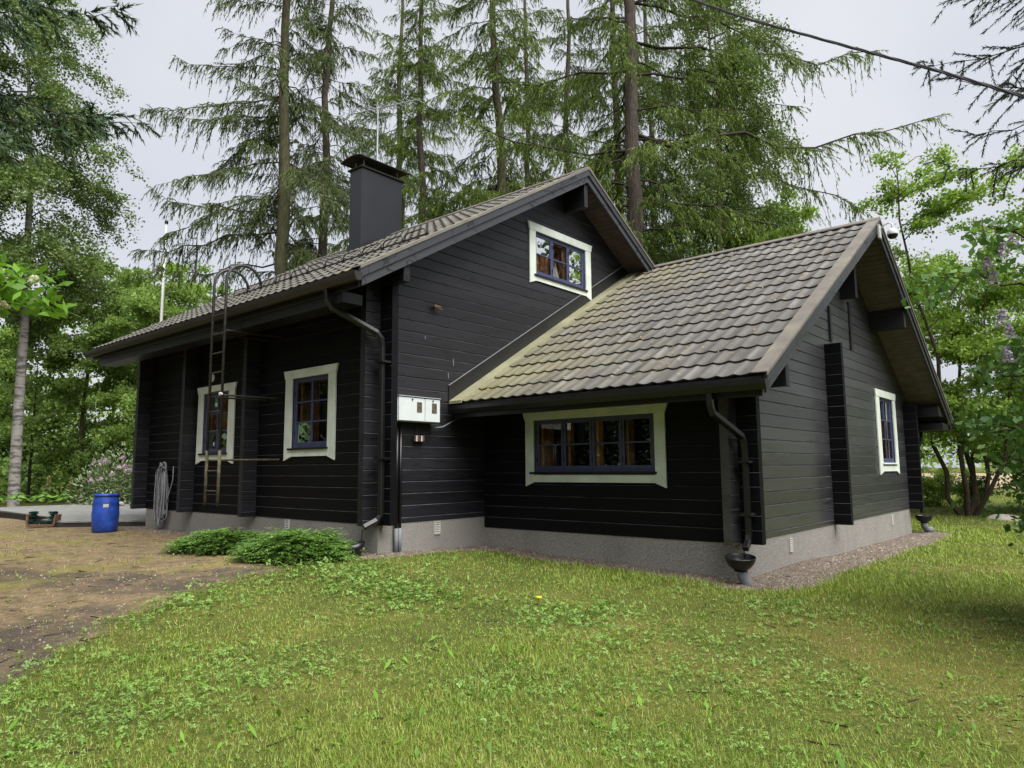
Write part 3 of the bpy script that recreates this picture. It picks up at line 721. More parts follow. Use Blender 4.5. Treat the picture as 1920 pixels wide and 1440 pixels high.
# purlin ends
def purlin(x0, x1, y0, y1, z0, z1):
    MB().box(x0, x1, y0, y1, z0, z1).build('purlin', M['black_board'], cabin, bevel=0.006)
purlin(0.001, 0.57, -0.01, 0.115, 3.97, 4.2)
purlin(0.001, 0.57, 5.0, 5.12, 6.6, 7.25)
purlin(0.001, 0.57, 10.0, 10.125, 3.97, 4.2)
purlin(LA + 0.001, 5.52, YA - 0.005, YA + 0.12, 2.12, 2.42)
purlin(LA + 0.001, 5.1, 7.80, 7.92, 4.38, 5.68)
purlin(LA + 0.001, 5.5, 9.93, 10.06, 4.03, 4.46)
purlin(LA + 0.001, 5.5, 13.0, 13.5, 2.25, 2.5)
# wall flashing where the annex roof meets the taller gable
def wallflash(t, b, x0, x1, name, mat, off=0.0):
    m = MB(); y0, y1 = AE - 0.04, 7.6
    m.prism([(x0, y0, zann(y0) + t), (x0, y1, zann(y1) + t), (x0, y1, zann(y1) + b), (x0, y0, zann(y0) + b)], (x1 - x0, 0, 0)); m.build(name, mat, cabin)
wallflash(0.28, -0.03, 0.004, 0.018, 'wall_flashing', M['black_metal'])
wallflash(0.29, 0.279, 0.003, 0.026, 'wall_flashing', M['pvc'])
wallflash(0.004, -0.045, 0.019, 0.315, 'valley_flashing', M['valley'])

# eaves: fascias, gutters, downpipes
def fascia(x0, x1, y0, y1, z0, z1): MB().box(x0, x1, y0, y1, z0, z1).build('fascia_board', M['black_board'], cabin, bevel=0.004)
fascia(MXL + 0.05, MX - 0.08, ME + 0.0, ME + 0.03, 3.70, 3.97); fascia(MXL + 0.45, MX - 0.5, ME + 0.03, ME + 0.4, 3.55, 3.72)
fascia(0.05, AX - 0.08, AE + 0.0, AE + 0.03, 1.92, 2.17); fascia(0.05, AX - 0.08, 2 * AR - AE - 0.03, 2 * AR - AE, 1.92, 2.17)
fascia(LA - 0.2, AX - 0.08, 13.25, 14.1, 1.93, 2.1)
def gutter(x0, x1, y, zt, h, w, mat):
    prof = [(0, 0), (-0.01, -h * 0.55), (-w * 0.25, -h), (-w * 0.75, -h), (-w, -h * 0.45), (-w, 0), (-w - 0.012, 0.004), (-w - 0.012, -0.008), (-w - 0.006, -h * 0.47), (-w * 0.77, -h - 0.006), (-w * 0.23, -h - 0.006), (-0.004 + 0.006, -h * 0.57), (0.006, 0)]
    m = MB(); m.prism([(x0, y + a, zt + b) for a, b in prof], (x1 - x0, 0, 0)); g = m.build('gutter', mat, cabin)
    for xe in (x0, x1 - 0.004):
        m = MB(); m.prism([(xe, y + a, zt + b) for a, b in prof[:6]], (0.004, 0, 0)); m.build('gutter_end', mat, cabin)
gutter(MXL - 0.06, 0.68, ME - 0.01, 3.90, 0.12, 0.13, M['gutter'])
gutter(0.1, AX + 0.02, AE - 0.01, 2.115, 0.12, 0.13, M['black_metal'])
gutter(0.1, AX + 0.02, 2 * AR - AE + 0.15, 2.115, 0.12, 0.13, M['black_metal'])
def pipe(path, r=0.058):
    m = MB(); m.tube(path, r, 4, True, PI / 4); m.build('downpipe', M['black_metal'], cabin, bevel=0.012)
pipe([(-0.12, -0.95, 3.79), (-0.12, -0.93, 3.62), (-0.09, -0.86, 3.5), (0.17, -0.2, 3.17), (0.2, -0.14, 3.08), (0.2, -0.12, 2.95), (0.21, -0.12, 1.6), (0.22, -0.12, 0.36), (0.2, -0.17, 0.28), (0.12, -0.36, 0.18)])
pipe([(4.86, AE - 0.075, 2.0), (4.86, AE - 0.06, 1.84), (4.87, AE - 0.02, 1.74), (4.94, YA - 0.18, 1.46), (4.95, YA - 0.14, 1.38), (4.95, YA - 0.12, 1.25), (4.95, YA - 0.12, 0.14), (4.95, YA - 0.15, 0.05), (4.97, YA - 0.3, -0.03)])
pipe([(4.86, 14.2, 2.0), (4.86, 14.15, 1.8), (4.95, 13.2, 1.5), (4.95, 13.12, 1.35), (4.95, 13.12, -0.12)])
m = MB()
for z in (2.7, 1.2): m.box(0.12, 0.3, -0.19, -0.02, z, z + 0.03)
for z in (1.1, 0.4): m.box(4.87, 5.03, YA - 0.19, YA - 0.02, z, z + 0.03)
m.build('pipe_clip', M['black_metal'], cabin)
# snow guard hoops on the main roof
gm = MB(); n = 0
for k in range(11):
    x = -5.7 + k * 0.58; y = 0.62; z = zmain(y) - 0.01
    sx = 0.25; pts = []
    for a in np.linspace(0, 1, 5): pts.append((x - sx, y + 0.02, z + 0.15 * a * 0.75))
    pts = [(x - sx, y, z), (x - sx, y, z + 0.1), (x - sx + 0.03, y, z + 0.14), (x - sx + 0.07, y, z + 0.15), (x + sx - 0.07, y, z + 0.15), (x + sx - 0.03, y, z + 0.14), (x + sx, y + 0.02, z + 0.1), (x + sx, y + 0.03, z)]
    MB().tube(pts, 0.011, 6).build('snow_guard', M['black_metal'], cabin, smooth=True)
MB().tube([(-5.95, 0.66, zmain(0.66) + 0.02), (0.4, 0.66, zmain(0.66) + 0.02)], 0.016, 6).build('snow_rail', M['black_metal'], cabin)
# chimney, standing in the main roof
ch = MB(); cx0, cx1, cy0, cy1, cz1 = -6.32, -5.80, 3.95, 5.33, 9.02
ch.box(cx0, cx1, cy0, cy1, 6.2, cz1); cho = ch.build('chimney', M['chimney'], cabin, bevel=0.01)
MB().box(cx0 - 0.05, cx1 + 0.05, cy0 - 0.05, cy1 + 0.05, cz1, cz1 + 0.05).build('chimney_crown', M['rusty_edge'], cho, bevel=0.006)
MB().prism([(cx0 - 0.04, cy0 - 0.04, 6.3), (cx0 - 0.04, cy1 + 0.04, 6.3), (cx0 - 0.04, cy1 + 0.04, zmain(5.06) + 0.1), (cx0 - 0.04, cy0 - 0.04, zmain(3.9) + 0.1)], (cx1 - cx0 + 0.08, 0, 0)).build('chimney_apron', M['black_metal'], cho)
for px_ in (cx0 + 0.08, cx1 - 0.08):
    for py_ in (cy0 + 0.12, cy1 - 0.12): MB().box(px_ - 0.012, px_ + 0.012, py_ - 0.012, py_ + 0.012, cz1 + 0.04, cz1 + 0.27).build('cap_post', M['galv'], cho)
m = MB(); xm_ = (cx0 + cx1) / 2; o_ = 0.19; zt = cz1 + 0.24
arc = [(xm_ + (cx1 - cx0 + 2 * o_) / 2 * t, zt + 0.075 * (1 - t * t)) for t in np.linspace(-1, 1, 9)]
m.prism([(a, cy0 - o_, b) for a, b in arc] + [(a, cy0 - o_, b - 0.02) for a, b in arc[::-1]], (0, cy1 - cy0 + 2 * o_, 0)); m.build('chimney_cap', M['rusty_edge'], cho)
# foundation vents
def vent(kind, u, z):
    m = MB(); s = MB(); h, w = 0.21, 0.13
    if kind == 'g1': f = lambda a, q, c: (-0.012 + q, a, c)
    elif kind == 'e1': f = lambda a, q, c: (a, 0.015 - q, c)
    else: f = lambda a, q, c: (LA - 0.015 + q, a, c)
    def bx(mb, a, b, n0, n1, c, d):
        mb.add([f(p, q, r) for r in (c, d) for q in (n0, n1) for p in (a, b)], [(0, 1, 3, 2), (4, 6, 7, 5), (0, 4, 5, 1), (2, 3, 7, 6), (0, 2, 6, 4), (1, 5, 7, 3)])
    bx(m, u - w / 2, u - w / 2 + 0.015, 0, 0.02, z, z + h); bx(m, u + w / 2 - 0.015, u + w / 2, 0, 0.02, z, z + h)
    bx(m, u - w / 2 + .015, u + w / 2 - .015, 0, 0.02, z, z + 0.015); bx(m, u - w / 2 + .015, u + w / 2 - .015, 0, 0.02, z + h - .015, z + h); 
    vo = m.build('vent', M['vent'], cabin); bx(s, u - w / 2 + .015, u + w / 2 - .015, 0.0, 0.004, z + .015, z + h - .015); s.build('vent_back', M['black_metal'], vo)
    for k in range(6):
        zz = z + 0.022 + k * 0.029
        s = MB(); a, b = u - w / 2 + 0.015, u + w / 2 - 0.015
        s.add([f(a, 0.004, zz + .014), f(b, 0.004, zz + .014), f(b, 0.018, zz), f(a, 0.018, zz), f(a, 0.004, zz + .018), f(b, 0.004, zz + .018), f(b, 0.018, zz + .004), f(a, 0.018, zz + .004)], [(0, 1, 2, 3), (4, 5, 6, 7), (0, 1, 5, 4), (3, 2, 6, 7), (0, 3, 7, 4), (1, 2, 6, 5)])
        s.build('louvre', M['vent'], vo)
vent('g1', 1.27, -0.04); vent('e1', -2.54, -0.04); vent('a1', 4.33, -0.28); vent('a1', 10.8, -0.27)
# fallen leaves on the annex roof
pts = []
for _ in range(320):
    y = random.uniform(AE + 0.1, AR - 0.3); x = random.uniform(0.4, 5.3); a = random.uniform(0, 6.3); s = random.choice((1, 1, .55, .4)) * random.uniform(0.012, 0.03)
    z = zann(y) + 0.012; c, d = math.cos(a) * s, math.sin(a) * s
    pts.append(((x - c, y - d, zann(y - d) + .002), (x + d * .6, y - c * .6, zann(y - c * .6) + .01), (x + c, y + d, zann(y + d) + .004), (x - d * .6, y + c * .6, zann(y + c * .6) + .008)))
m = MB()
for q in pts: m.add(q, [(0, 1, 2, 3)])
m.build('fallen_leaves', M['fallen_leaf'], cabin, kind='stuff')

ms_ = MB(); rm = random.Random(12)
for _ in range(420):
    rw_ = rm.randrange(0, NROW); x = 0.32 + 3.6 * rm.random() ** 1.7; y = AE + rw_ * LEN * math.cos(aa) - rm.uniform(0.0, 0.03)
    if rw_ == 0: y += 0.06
    s = rm.uniform(0.008, 0.02); z = zann(y) - 0.05 + 0.02 * rm.random()
    q = [(x + s * math.cos(a) * rm.uniform(.7, 1.3), y + s * .6 * math.sin(a), zann(y + s * .6 * math.sin(a)) - 0.045) for a in (0, 1.05, 2.1, 3.15, 4.2, 5.25)]
    ms_.add(q + [(x, y, zann(y) - 0.045 + s * 0.9)], [(k, (k + 1) % 6, 6) for k in range(6)])
ms_.build('moss', plain('roof_moss', (0.10, 0.105, 0.03), 0.95, 0.1, 0, 0.5, 9), cabin, kind='stuff')

# ------------------------------------------------------------------ things on the walls
mt = thing('meter_cabinet', 'pale grey electricity meter cabinet with two doors on the main gable', 'meter box', (0.02, 0.68, 1.81))
MB().box(0.0, 0.165, -0.46, 0.45, 0.005, 0.40).build('case', M['meter'], mt, bevel=0.006)
for a, b in ((-0.45, 0.105), (0.115, 0.445)):
    d_ = MB().box(0.167, 0.185, a, b, 0.012, 0.39).build('door', M['meter'], mt, bevel=0.005)
    c = a + (b - a) * (0.78 if a < 0 else 0.6)
    MB().box(0.1855, 0.188, c - 0.055, c + 0.055, 0.155, 0.325).build('meter_pane', M['meter_glass'], d_)
    MB().lathe([(0, 0.015), (0.012, 0.014), (0.014, 0)], (0.186, a + (b - a) * 0.5, 0.36), 10, (1, 0, 0)).build('lock', M['black_metal'], d_)
MB().box(-0.0, 0.2, -0.465, 0.455, 0.401, 0.415).build('rain_lid', M['galv'], mt, bevel=0.003)
sw = thing('junction_box', 'small pair of pale cable junction boxes hanging under the meter cabinet', 'junction box', (0.02, 0.80, 1.5))
for k in (-0.055, 0.055):
    MB().box(0, 0.06, k - 0.045, k + 0.045, 0.0, 0.1).build('case', M['old_wood'], sw, bevel=0.008)
    MB().box(0.0605, 0.066, k - 0.04, k - 0.015, 0.004, 0.096).build('cover', M['pale_plastic'], sw)
MB().tube([(0.03, -0.05, 0.1), (0.03, -0.05, 0.3)], 0.008, 6).build('cable', M['wire'], sw)
cb = MB(); cb.tube([(0.1, 1.0, 1.79), (0.1, 1.12, 1.74), (0.09, 1.3, 1.76), (0.05, 1.55, 1.86), (0.03, 1.75, 1.95)], 0.012, 6)
tag(cb.build('cable', M['pvc'], smooth=True), 'thin grey cable sagging from the meter cabinet towards the annex eaves', 'cable')
cd = thing('conduit', 'two thin grey conduit pipes running up the gable wall to the meter cabinet', 'conduit', (0.045, 0.41, g1(0.05, 0.4) - 0.05))
for k in (-0.075, 0.0):
    MB().tube([(0, k, 0), (0, k, 0.42)], 0.032, 10).build('pipe', M['pvc'], cd, smooth=True)
for k in (-0.075, 0.0):
    MB().tube([(0, k, 0.421), (0, k, 2.08)], 0.026, 8).build('pipe', M['black_metal'], cd, smooth=True)
dc = MB(); dc.lathe([(0, 0.03), (0.085, 0.028), (0.095, 0.015), (0.095, 0)], (-5.52, 0.0, 2.99), 20, (0, -1, 0))
tag(dc.build('wall_disc', M['pale_plastic'], smooth=True), 'round pale wall thermometer disc above the window behind the ladder', 'thermometer')
for k, (y_, z_, h_) in enumerate([(1.62, 2.98, 0.12), (1.5, 2.72, 0.09), (0.95, 3.3, 0.05)]):
    MB().prism([(0.0045, y_, z_), (0.0045, y_ + 0.016, z_ + 0.004), (0.0045, y_ + 0.02, z_ - h_), (0.0045, y_ + 0.008, z_ - h_ * 1.1)], (0.001, 0, 0)).build('dropping_streak', M['pvc'], cabin)
st = MB(); st.tube([(-0.01, 1.15, 3.82), (0.1, 1.1, 3.83), (0.13, 1.2, 3.82)], [0.03, 0.028, 0.018], 7); st.tube([(0.05, 1.12, 3.82), (0.07, 1.3, 3.8)], [0.02, 0.012], 6)
tag(st.build('broken_bracket', M['old_wood']), 'short rusty broken bracket stub sticking out of the main gable', 'bracket')
boat = thing('toy_sailboat', 'small model sailing boat with white sails standing in the attic window', 'model boat', (-0.16, 4.87, 5.05))
MB().prism([(-0.03, -0.13, 0.06), (-0.03, 0.13, 0.06), (-0.03, 0.09, 0.0), (-0.03, -0.09, 0.0)], (0.06, 0, 0)).build('hull', M['hull'], boat, bevel=0.008)
MB().box(-0.006, 0.006, -0.01, 0.0, 0.06, 0.46).build('mast', M['hull'], boat)
MB().prism([(0, 0.004, 0.1), (0, 0.15, 0.1), (0, 0.004, 0.44)], (0.006, 0, 0)).build('sail', M['sail'], boat)
MB().prism([(0, -0.014, 0.1), (0, -0.13, 0.1), (0, -0.014, 0.38)], (0.006, 0, 0)).build('sail', M['sail'], boat)
# security camera on the annex ridge
sc_ = thing('security_camera', 'white dome security camera on a curved arm at the annex roof peak', 'camera', (5.85, 7.68, 5.48))
MB().lathe([(0, 0.11), (0.05, 0.1), (0.09, 0.06), (0.1, 0.0), (0.098, -0.02)], (0, 0, 0), 20).build('housing', M['pale_plastic'], sc_, smooth=True)
MB().lathe([(0.094, -0.02), (0.09, -0.05), (0.06, -0.09), (0, -0.105)], (0, 0, 0), 20).build('dome', M['dark_dome'], sc_, smooth=True)
MB().tube([(0, 0, 0.1), (0, 0, 0.19), (-0.05, 0.01, 0.235), (-0.15, 0.03, 0.21), (-0.215, 0.04, 0.13)], 0.014, 8).build('arm', M['pale_plastic'], sc_, smooth=True)
MB().box(-0.245, -0.205, -0.07, 0.07, -0.05, 0.22).build('mount_plate', M['vent'], sc_, bevel=0.006)
# TV aerial on the main ridge
an = thing('aerial', 'television aerial on a thin grey mast behind the chimney', 'antenna', (-6.66, 5.12, 7.45))
MB().tube([(0, 0, 0), (0.0, 0, 4.0)], 0.025, 8).build('mast', M['galv'], an)
bd = Vector((0.97, -0.06, -0.235)).normalized(); sd = Vector((0.06, 0.99, 0)).normalized(); c0 = Vector((0, 0, 3.98))
MB().tube([c0 - bd * 1.6, c0 + bd * 2.0], 0.017, 6).build('boom', M['galv'], an)
MB().tube([c0 - bd * 1.5 + Vector((0, 0, -.35)), c0 + bd * 0.75 + Vector((0, 0, -.3)), c0 + bd * 0.85], 0.012, 6).build('boom_stay', M['galv'], an)
for k in range(13):
    p = c0 + bd * (-1.5 + k * 0.28); hl = 0.30 - 0.008 * k
    MB().tube([p - sd * hl, p + sd * hl], 0.009, 5).build('element', M['galv'], an)
# wall ladder
ld = thing('wall_ladder', 'rusty black pipe ladder with curved top hoops bracketed off the eaves wall', 'ladder', (-3.15, -1.1, 0.45))
for s, nm in ((-0.225, 0), (0.225, 1)):
    MB().tube([(s, 0, 0), (s, 0, 0.95)], 0.028, 8).build('rail', M['ladder_moss'], ld, smooth=True)
    pts = [(s, 0, 0.951), (s, 0, 3.75)] + [(s, 0.33 - 0.33 * math.cos(a), 3.95 + 0.33 * math.sin(a)) for a in np.linspace(0, PI * 0.97, 10)]
    MB().tube(pts, 0.026, 8).build('rail', M['ladder'], ld, smooth=True)
for k in range(11):
    z = 0.25 + k * 0.345
    MB().tube([(-0.21, 0, z), (0.21, 0, z)], 0.013, 6).build('rung', M['ladder_moss'] if k < 2 else M['ladder'], ld)
for s in (-0.225, 0.225):
    for z, mm in ((0.78, 'ladder_moss'), (1.9, 'ladder'), (3.05, 'ladder')):
        MB().tube([(s, 0.0, z), (s + (0.07 if s > 0 else 0.03), 1.098, z + 0.01)], 0.018, 6).build('wall_bracket', M[mm], ld)
MB().lathe([(0, 0.03), (0.03, 0.02), (0.03, -0.03), (0, -0.035)], (0.225, -0.02, 1.92), 10, (0, 1, 0)).build('clamp', M['pale_plastic'], ld)
# cable coil
hz = thing('cable_coil', 'long grey cable hanging in a big coil on the wall near the deck', 'cable coil', (-7.42, -0.03, 1.05))
MB().box(-0.3, 0.34, 0.0, 0.03, 0.0, 0.05).build('hanger', M['black_metal'], hz)
for s in (-0.2, 0.18):
    MB().tube([(s, 0.0, 0.02), (s, -0.16, 0.03), (s, -0.2, 0.1)], 0.012, 6).build('hook', M['black_metal'], hz)
rr = random.Random(3)
for k in range(15):
    a0 = -0.18 + 0.33 * k / 14 + rr.uniform(-.03, .03); wd = rr.uniform(0.06, 0.17); ln = rr.uniform(1.05, 1.3); tw = rr.uniform(-0.12, 0.06); dp = rr.uniform(-0.15, -0.05); tp = rr.uniform(0.02, 0.2)
    pts = []
    for t in np.linspace(0, 2 * PI, 26):
        z = tp - ln / 2 + ln / 2 * math.cos(t); q = (tp - z) / ln
        pts.append((a0 + wd * math.sin(t) * (0.75 + 0.5 * q) + tw * q + 0.02 * math.sin(3 * t + k), dp - 0.03 * math.cos(t * 1.0 + k), z))
    MB().tube(pts, 0.0135, 6).build('cable_loop', M['hose'], hz, smooth=True)
MB().tube([(0.45, -0.05, 0.1), (0.47, -0.06, -0.2), (0.35, -0.08, -0.5), (0.22, -0.1, -0.85)], 0.012, 6).build('cable_tail', M['hose'], hz, smooth=True)
MB().box(0.17, 0.25, -0.13, -0.07, -0.95, -0.85).build('plug', M['pvc'], hz, bevel=0.01)
# rain funnels below the downpipes
def funnel(loc, label, pipe_pts, tilt=(0, 0, 0), sx=1.0):
    t = thing('rain_funnel', label, 'drain funnel', loc, 'rain funnels under the downpipes'); t.scale = (0.88, 0.88, 0.9)
    b = MB(); b.lathe([(0.215, 0.30), (0.225, 0.305), (0.228, 0.295), (0.215, 0.24), (0.16, 0.16), (0.13, 0.14), (0.10, 0.13), (0.10, 0.10), (0.09, 0.10), (0.09, 0.14), (0.15, 0.18), (0.2, 0.25), (0.21, 0.295), (0.215, 0.30)], (0, 0, 0), 28)
    bo = b.build('bowl', M['black_metal'], t, smooth=True); bo.rotation_euler = tilt; bo.scale = (sx, 1, 1)
    if pipe_pts: MB().tube(pipe_pts, 0.085, 14).build('elbow_pipe', M['pvc'], t, smooth=True)
    MB().tube([(0.0, 0.16, 0.26), (0.0, 0.17, 0.42)], 0.01, 5).build('strap', M['black_metal'], t)
zz = g1(4.95, 2.1)
funnel((4.9, YA - 0.32, -0.40), 'black rain funnel on a pale pipe at the annex corner beside the lawn', [(0.02, 0, 0.12), (0.03, 0.0, 0.05), (0.06, 0.03, -0.05), (0.12, 0.06, -0.2)], (0.1, 0.06, 0))
funnel((4.98, 13.1, -0.45), 'black rain funnel with grey elbow pipe at the far annex corner', [(0, 0, 0.12), (0, 0, 0.02), (0.02, 0.06, -0.05), (0.05, 0.2, -0.1), (0.08, 0.5, -0.11)])
tw = thing('rain_trough', 'tilted black plastic rain trough on the ground under the main downpipe', 'rain trough', (-0.05, -0.42, g1(0, -.4)))
b = MB(); b.lathe([(0.0, 0.03), (0.1, 0.03), (0.17, 0.1), (0.2, 0.19), (0.21, 0.19), (0.18, 0.09), (0.11, 0.0), (0.0, 0.0)], (0, 0, 0), 24); bo = b.build('bowl', M['black_metal'], tw, smooth=True); bo.scale = (1.15, 1.0, 0.95); bo.rotation_euler = (0.18, -0.12, 0)
MB().tube([(0.13, 0.05, 0.15), (0.15, 0.06, 0.40)], 0.008, 5).build('chain', M['black_metal'], tw)

# ------------------------------------------------------------------ overhead cable, flagpole
cab = MB(); P_ = [(3.6, -0.2, 7.9), (5.32, -0.45, 6.39), (6.35, -0.62, 5.47), (7.38, -0.95, 4.57), (8.03, -1.2, 3.99), (8.66, -1.68, 3.31), (9.7, -2.4, 2.3)]
P_ = np.array(P_); tt = np.linspace(0, len(P_) - 1, 120)
pp = np.stack([np.interp(tt, range(len(P_)), P_[:, k]) for k in range(3)], 1)
for ph in (0, 2.1, 4.2):
    q = pp.copy(); q[:, 0] += 0.0065 * np.cos(tt * 9 + ph); q[:, 2] += 0.0065 * np.sin(tt * 9 + ph)
    cab.tube(q, 0.0072, 6)
tag(cab.build('overhead_cable', M['wire'], smooth=True), 'thick black twisted overhead cable slanting across the sky', 'cable')
fp = thing('flagpole', 'white flagpole standing far beyond the cabin, with a dark knob on top', 'flagpole', (-17.2, 3.75, g1(-17, 4)))
MB().tube([(0, 0, 0), (0, 0, 5), (0, 0, 10.4)], [0.06, 0.055, 0.042], 12).build('pole', M['pole_white'], fp, smooth=True)
MB().lathe([(0, 0.14), (0.05, 0.1), (0.065, 0.04), (0.06, -0.02), (0, -0.03)], (0, 0, 10.43), 12).build('knob', M['black_metal'], fp, smooth=True)

# ------------------------------------------------------------------ deck, barrel, boot brush, rock
dk = thing('deck', 'low grey board deck beyond the far corner of the cabin', 'deck', (0, 0, 0))
dz = -0.10
yy = -1.25
while yy < 6.2:
    x1 = -8.66
    def edge(y): return -10.05 + (y + 1.3) / 1.45 * 1.4 if y < 0.15 else -8.66
    def left(y): return -11.4 if y < -0.72 else (-19.5)
    a, b = yy, yy + 0.138
    m = MB(); m.prism([(left(a), a, dz - 0.03), (edge(a), a, dz - 0.03), (edge(b), b, dz - 0.03), (left(b), b, dz - 0.03)], (0, 0, 0.03))
    m.build('deck_board', M['deck'], dk); yy += 0.145
m = MB(); m.prism([(-10.07, -1.29, -0.5), (-8.63, 0.17, -0.5), (-8.63, 0.17, dz - 0.032), (-10.07, -1.29, dz - 0.032)], (-0.03, 0.03, 0)); m.prism([(-11.42, -1.29, -0.5), (-10.07, -1.29, -0.5), (-10.07, -1.29, dz - .032), (-11.42, -1.29, dz - .032)], (0, 0.03, 0)); m.prism([(-19.5, -0.76, -0.5), (-11.4, -0.76, -0.5), (-11.4, -0.76, dz - .032), (-19.5, -0.76, dz - .032)], (0, 0.03, 0))
m.build('deck_skirt', M['deck_side'], dk)
bl = thing('blue_barrel', 'blue plastic barrel standing by the edge of the deck', 'barrel', (-7.95, -1.05, g1(-7.95, -1.05)))
MB().lathe([(0, 0.0), (0.25, 0.0), (0.285, 0.03), (0.295, 0.2), (0.30, 0.32), (0.308, 0.36), (0.308, 0.42), (0.30, 0.46), (0.298, 0.6), (0.285, 0.72), (0.262, 0.8), (0.262, 0.845), (0.24, 0.85), (0.235, 0.82), (0, 0.82)], (0, 0, 0), 36).build('drum', M['barrel'], bl, smooth=True)
MB().lathe([(0.263, 0.80), (0.288, 0.80), (0.29, 0.84), (0.263, 0.843)], (0, 0, 0), 36).build('rim', M['barrel'], bl, smooth=True)
lb = MB(); pr_ = [(0.3025 * math.cos(a), 0.3025 * math.sin(a)) for a in np.linspace(-0.55, -0.15, 6)]
lb.add([(x, y, z) for z in (0.56, 0.63) for x, y in pr_], [(k, k + 1, k + 7, k + 6) for k in range(5)]); lb.build('sticker', M['vent'], bl, smooth=True)
bl.scale = (0.86, 0.86, 0.96)
for a in (-2.4, 0.2): MB().box(0.25 * math.cos(a) - .03, 0.25 * math.cos(a) + .03, 0.25 * math.sin(a) - .03, 0.25 * math.sin(a) + .03, 0.845, 0.862).build('bung', M['barrel'], bl, bevel=0.006)
bs = thing('boot_brush', 'wooden boot scraper with two upright green brushes beside the deck edge', 'boot scraper', (-10.6, -1.45, g1(-10.6, -1.45)), None, 0.65)
bs.scale = (0.8, 0.8, 0.85)
MB().box(-0.42, 0.42, -0.14, 0.14, 0.03, 0.09).build('base_board', M['old_wood'], bs, bevel=0.008)
for s in (-1, 1):
    MB().prism([(s * 0.38, -0.13, 0.09), (s * 0.44, -0.13, 0.09), (s * 0.46, -0.11, 0.36), (s * 0.42, -0.11, 0.36)], (0, 0.26, 0)).build('side_board', M['old_wood'], bs, bevel=0.006)
    br = MB(); rb_ = random.Random(5 + s)
    for k in range(120):
        y = rb_.uniform(-.12, .12); z = rb_.uniform(0.12, 0.44); l_ = rb_.uniform(0.09, 0.15)
        br.box(*sorted((s * 0.37, s * (0.37 - l_))), y - .008, y + .008, z - .008, z + .008)
    br.build('bristles', M['green_bristle'], bs, kind='stuff')
br = MB(); rb_ = random.Random(9)
for k in range(80):
    x, y = rb_.uniform(-.22, .22), rb_.uniform(-.12, .12); br.box(x - .008, x + .008, y - .008, y + .008, 0.09, 0.09 + rb_.uniform(.05, .09))
br.build('bristles', M['green_bristle'], bs, kind='stuff')
def stone(name, loc, r, label, sq=(1, 1, 0.4), seed=1, grp=None):
    me = bpy.data.meshes.new(name); bm = bmesh.new(); bmesh.ops.create_icosphere(bm, subdivisions=4, radius=1)
    rg = np.random.default_rng(seed); ks = rg.normal(size=(10, 3)) * 1.6; ph = rg.uniform(0, 6, 10)
    for v in bm.verts:
        c = np.array(v.co); v.co *= 1 + 0.06 * float(np.sin(ks @ c + ph).sum()) / 2
    bm.to_mesh(me); bm.free(); me.materials.append(M['rock']); me.polygons.foreach_set('use_smooth', [True] * len(me.polygons))
    o = link(name, me); o.location = loc; o.scale = (r * sq[0], r * sq[1], r * sq[2]); return tag(o, label, 'rock', grp)
stone('garden_rock', (6.0, 18.6, g1(6, 18.6)), 0.5, 'low rounded pale granite rock in the grass beyond the annex')
for k, (x, y, r, lb_) in enumerate([(-17.6, 2.3, 0.3, 'flat pale stone at the deck edge nearest the hosta bed'), (-17.0, 2.6, 0.27, 'flat pale stone edging the deck in front of the rhododendron'), (-16.4, 2.9, 0.27, 'flat pale stone edging the deck nearest the barrel')]):
    stone('edging_stone', (x, y, dz + 0.06), r, lb_, (1, 0.6, 0.32), 5 + k, 'stones edging the deck')

# ------------------------------------------------------------------ foliage builders (numpy)
def rand_dirs(rg, n):
    return unit(rg.normal(size=(n, 3)))
def leaf_quads(c, d, n, L, W):
    """diamond leaves: centre c, along d, normal n"""
    s = unit(np.cross(n, d)); L = L[:, None]; W = W[:, None]
    V = np.stack([c - d * L / 2, c + s * W / 2 + d * L * 0.05, c + d * L / 2, c - s * W / 2 + d * L * 0.05], 1)
    return V.reshape(-1, 3), np.arange(len(c) * 4).reshape(-1, 4)
def leaf_tris(c, d, s, L, W):
    L = L[:, None]; W = W[:, None]
    V = np.stack([c - s * W / 2, c + s * W / 2, c + d * L], 1)
    return V.reshape(-1, 3), np.arange(len(c) * 3).reshape(-1, 3)
def ribbons(P, w, rg):
    """thin strips along paths P (n,k,3)"""
    n, k, _ = P.shape; d = P[:, -1] - P[:, 0]; s = unit(np.cross(d, rand_dirs(rg, n)))
    ww = np.linspace(1, 0.35, k)[None, :, None] * w
    V = np.stack([P - s[:, None] * ww, P + s[:, None] * ww], 2).reshape(-1, 3)
    b = (np.arange(n) * k * 2)[:, None] + (np.arange(k - 1) * 2)[None, :]
    F = np.stack([b, b + 1, b + 3, b + 2], -1).reshape(-1, 4)
    return V, F
def q2t(F): return np.concatenate([F[:, [0, 1, 2]], F[:, [0, 2, 3]]])

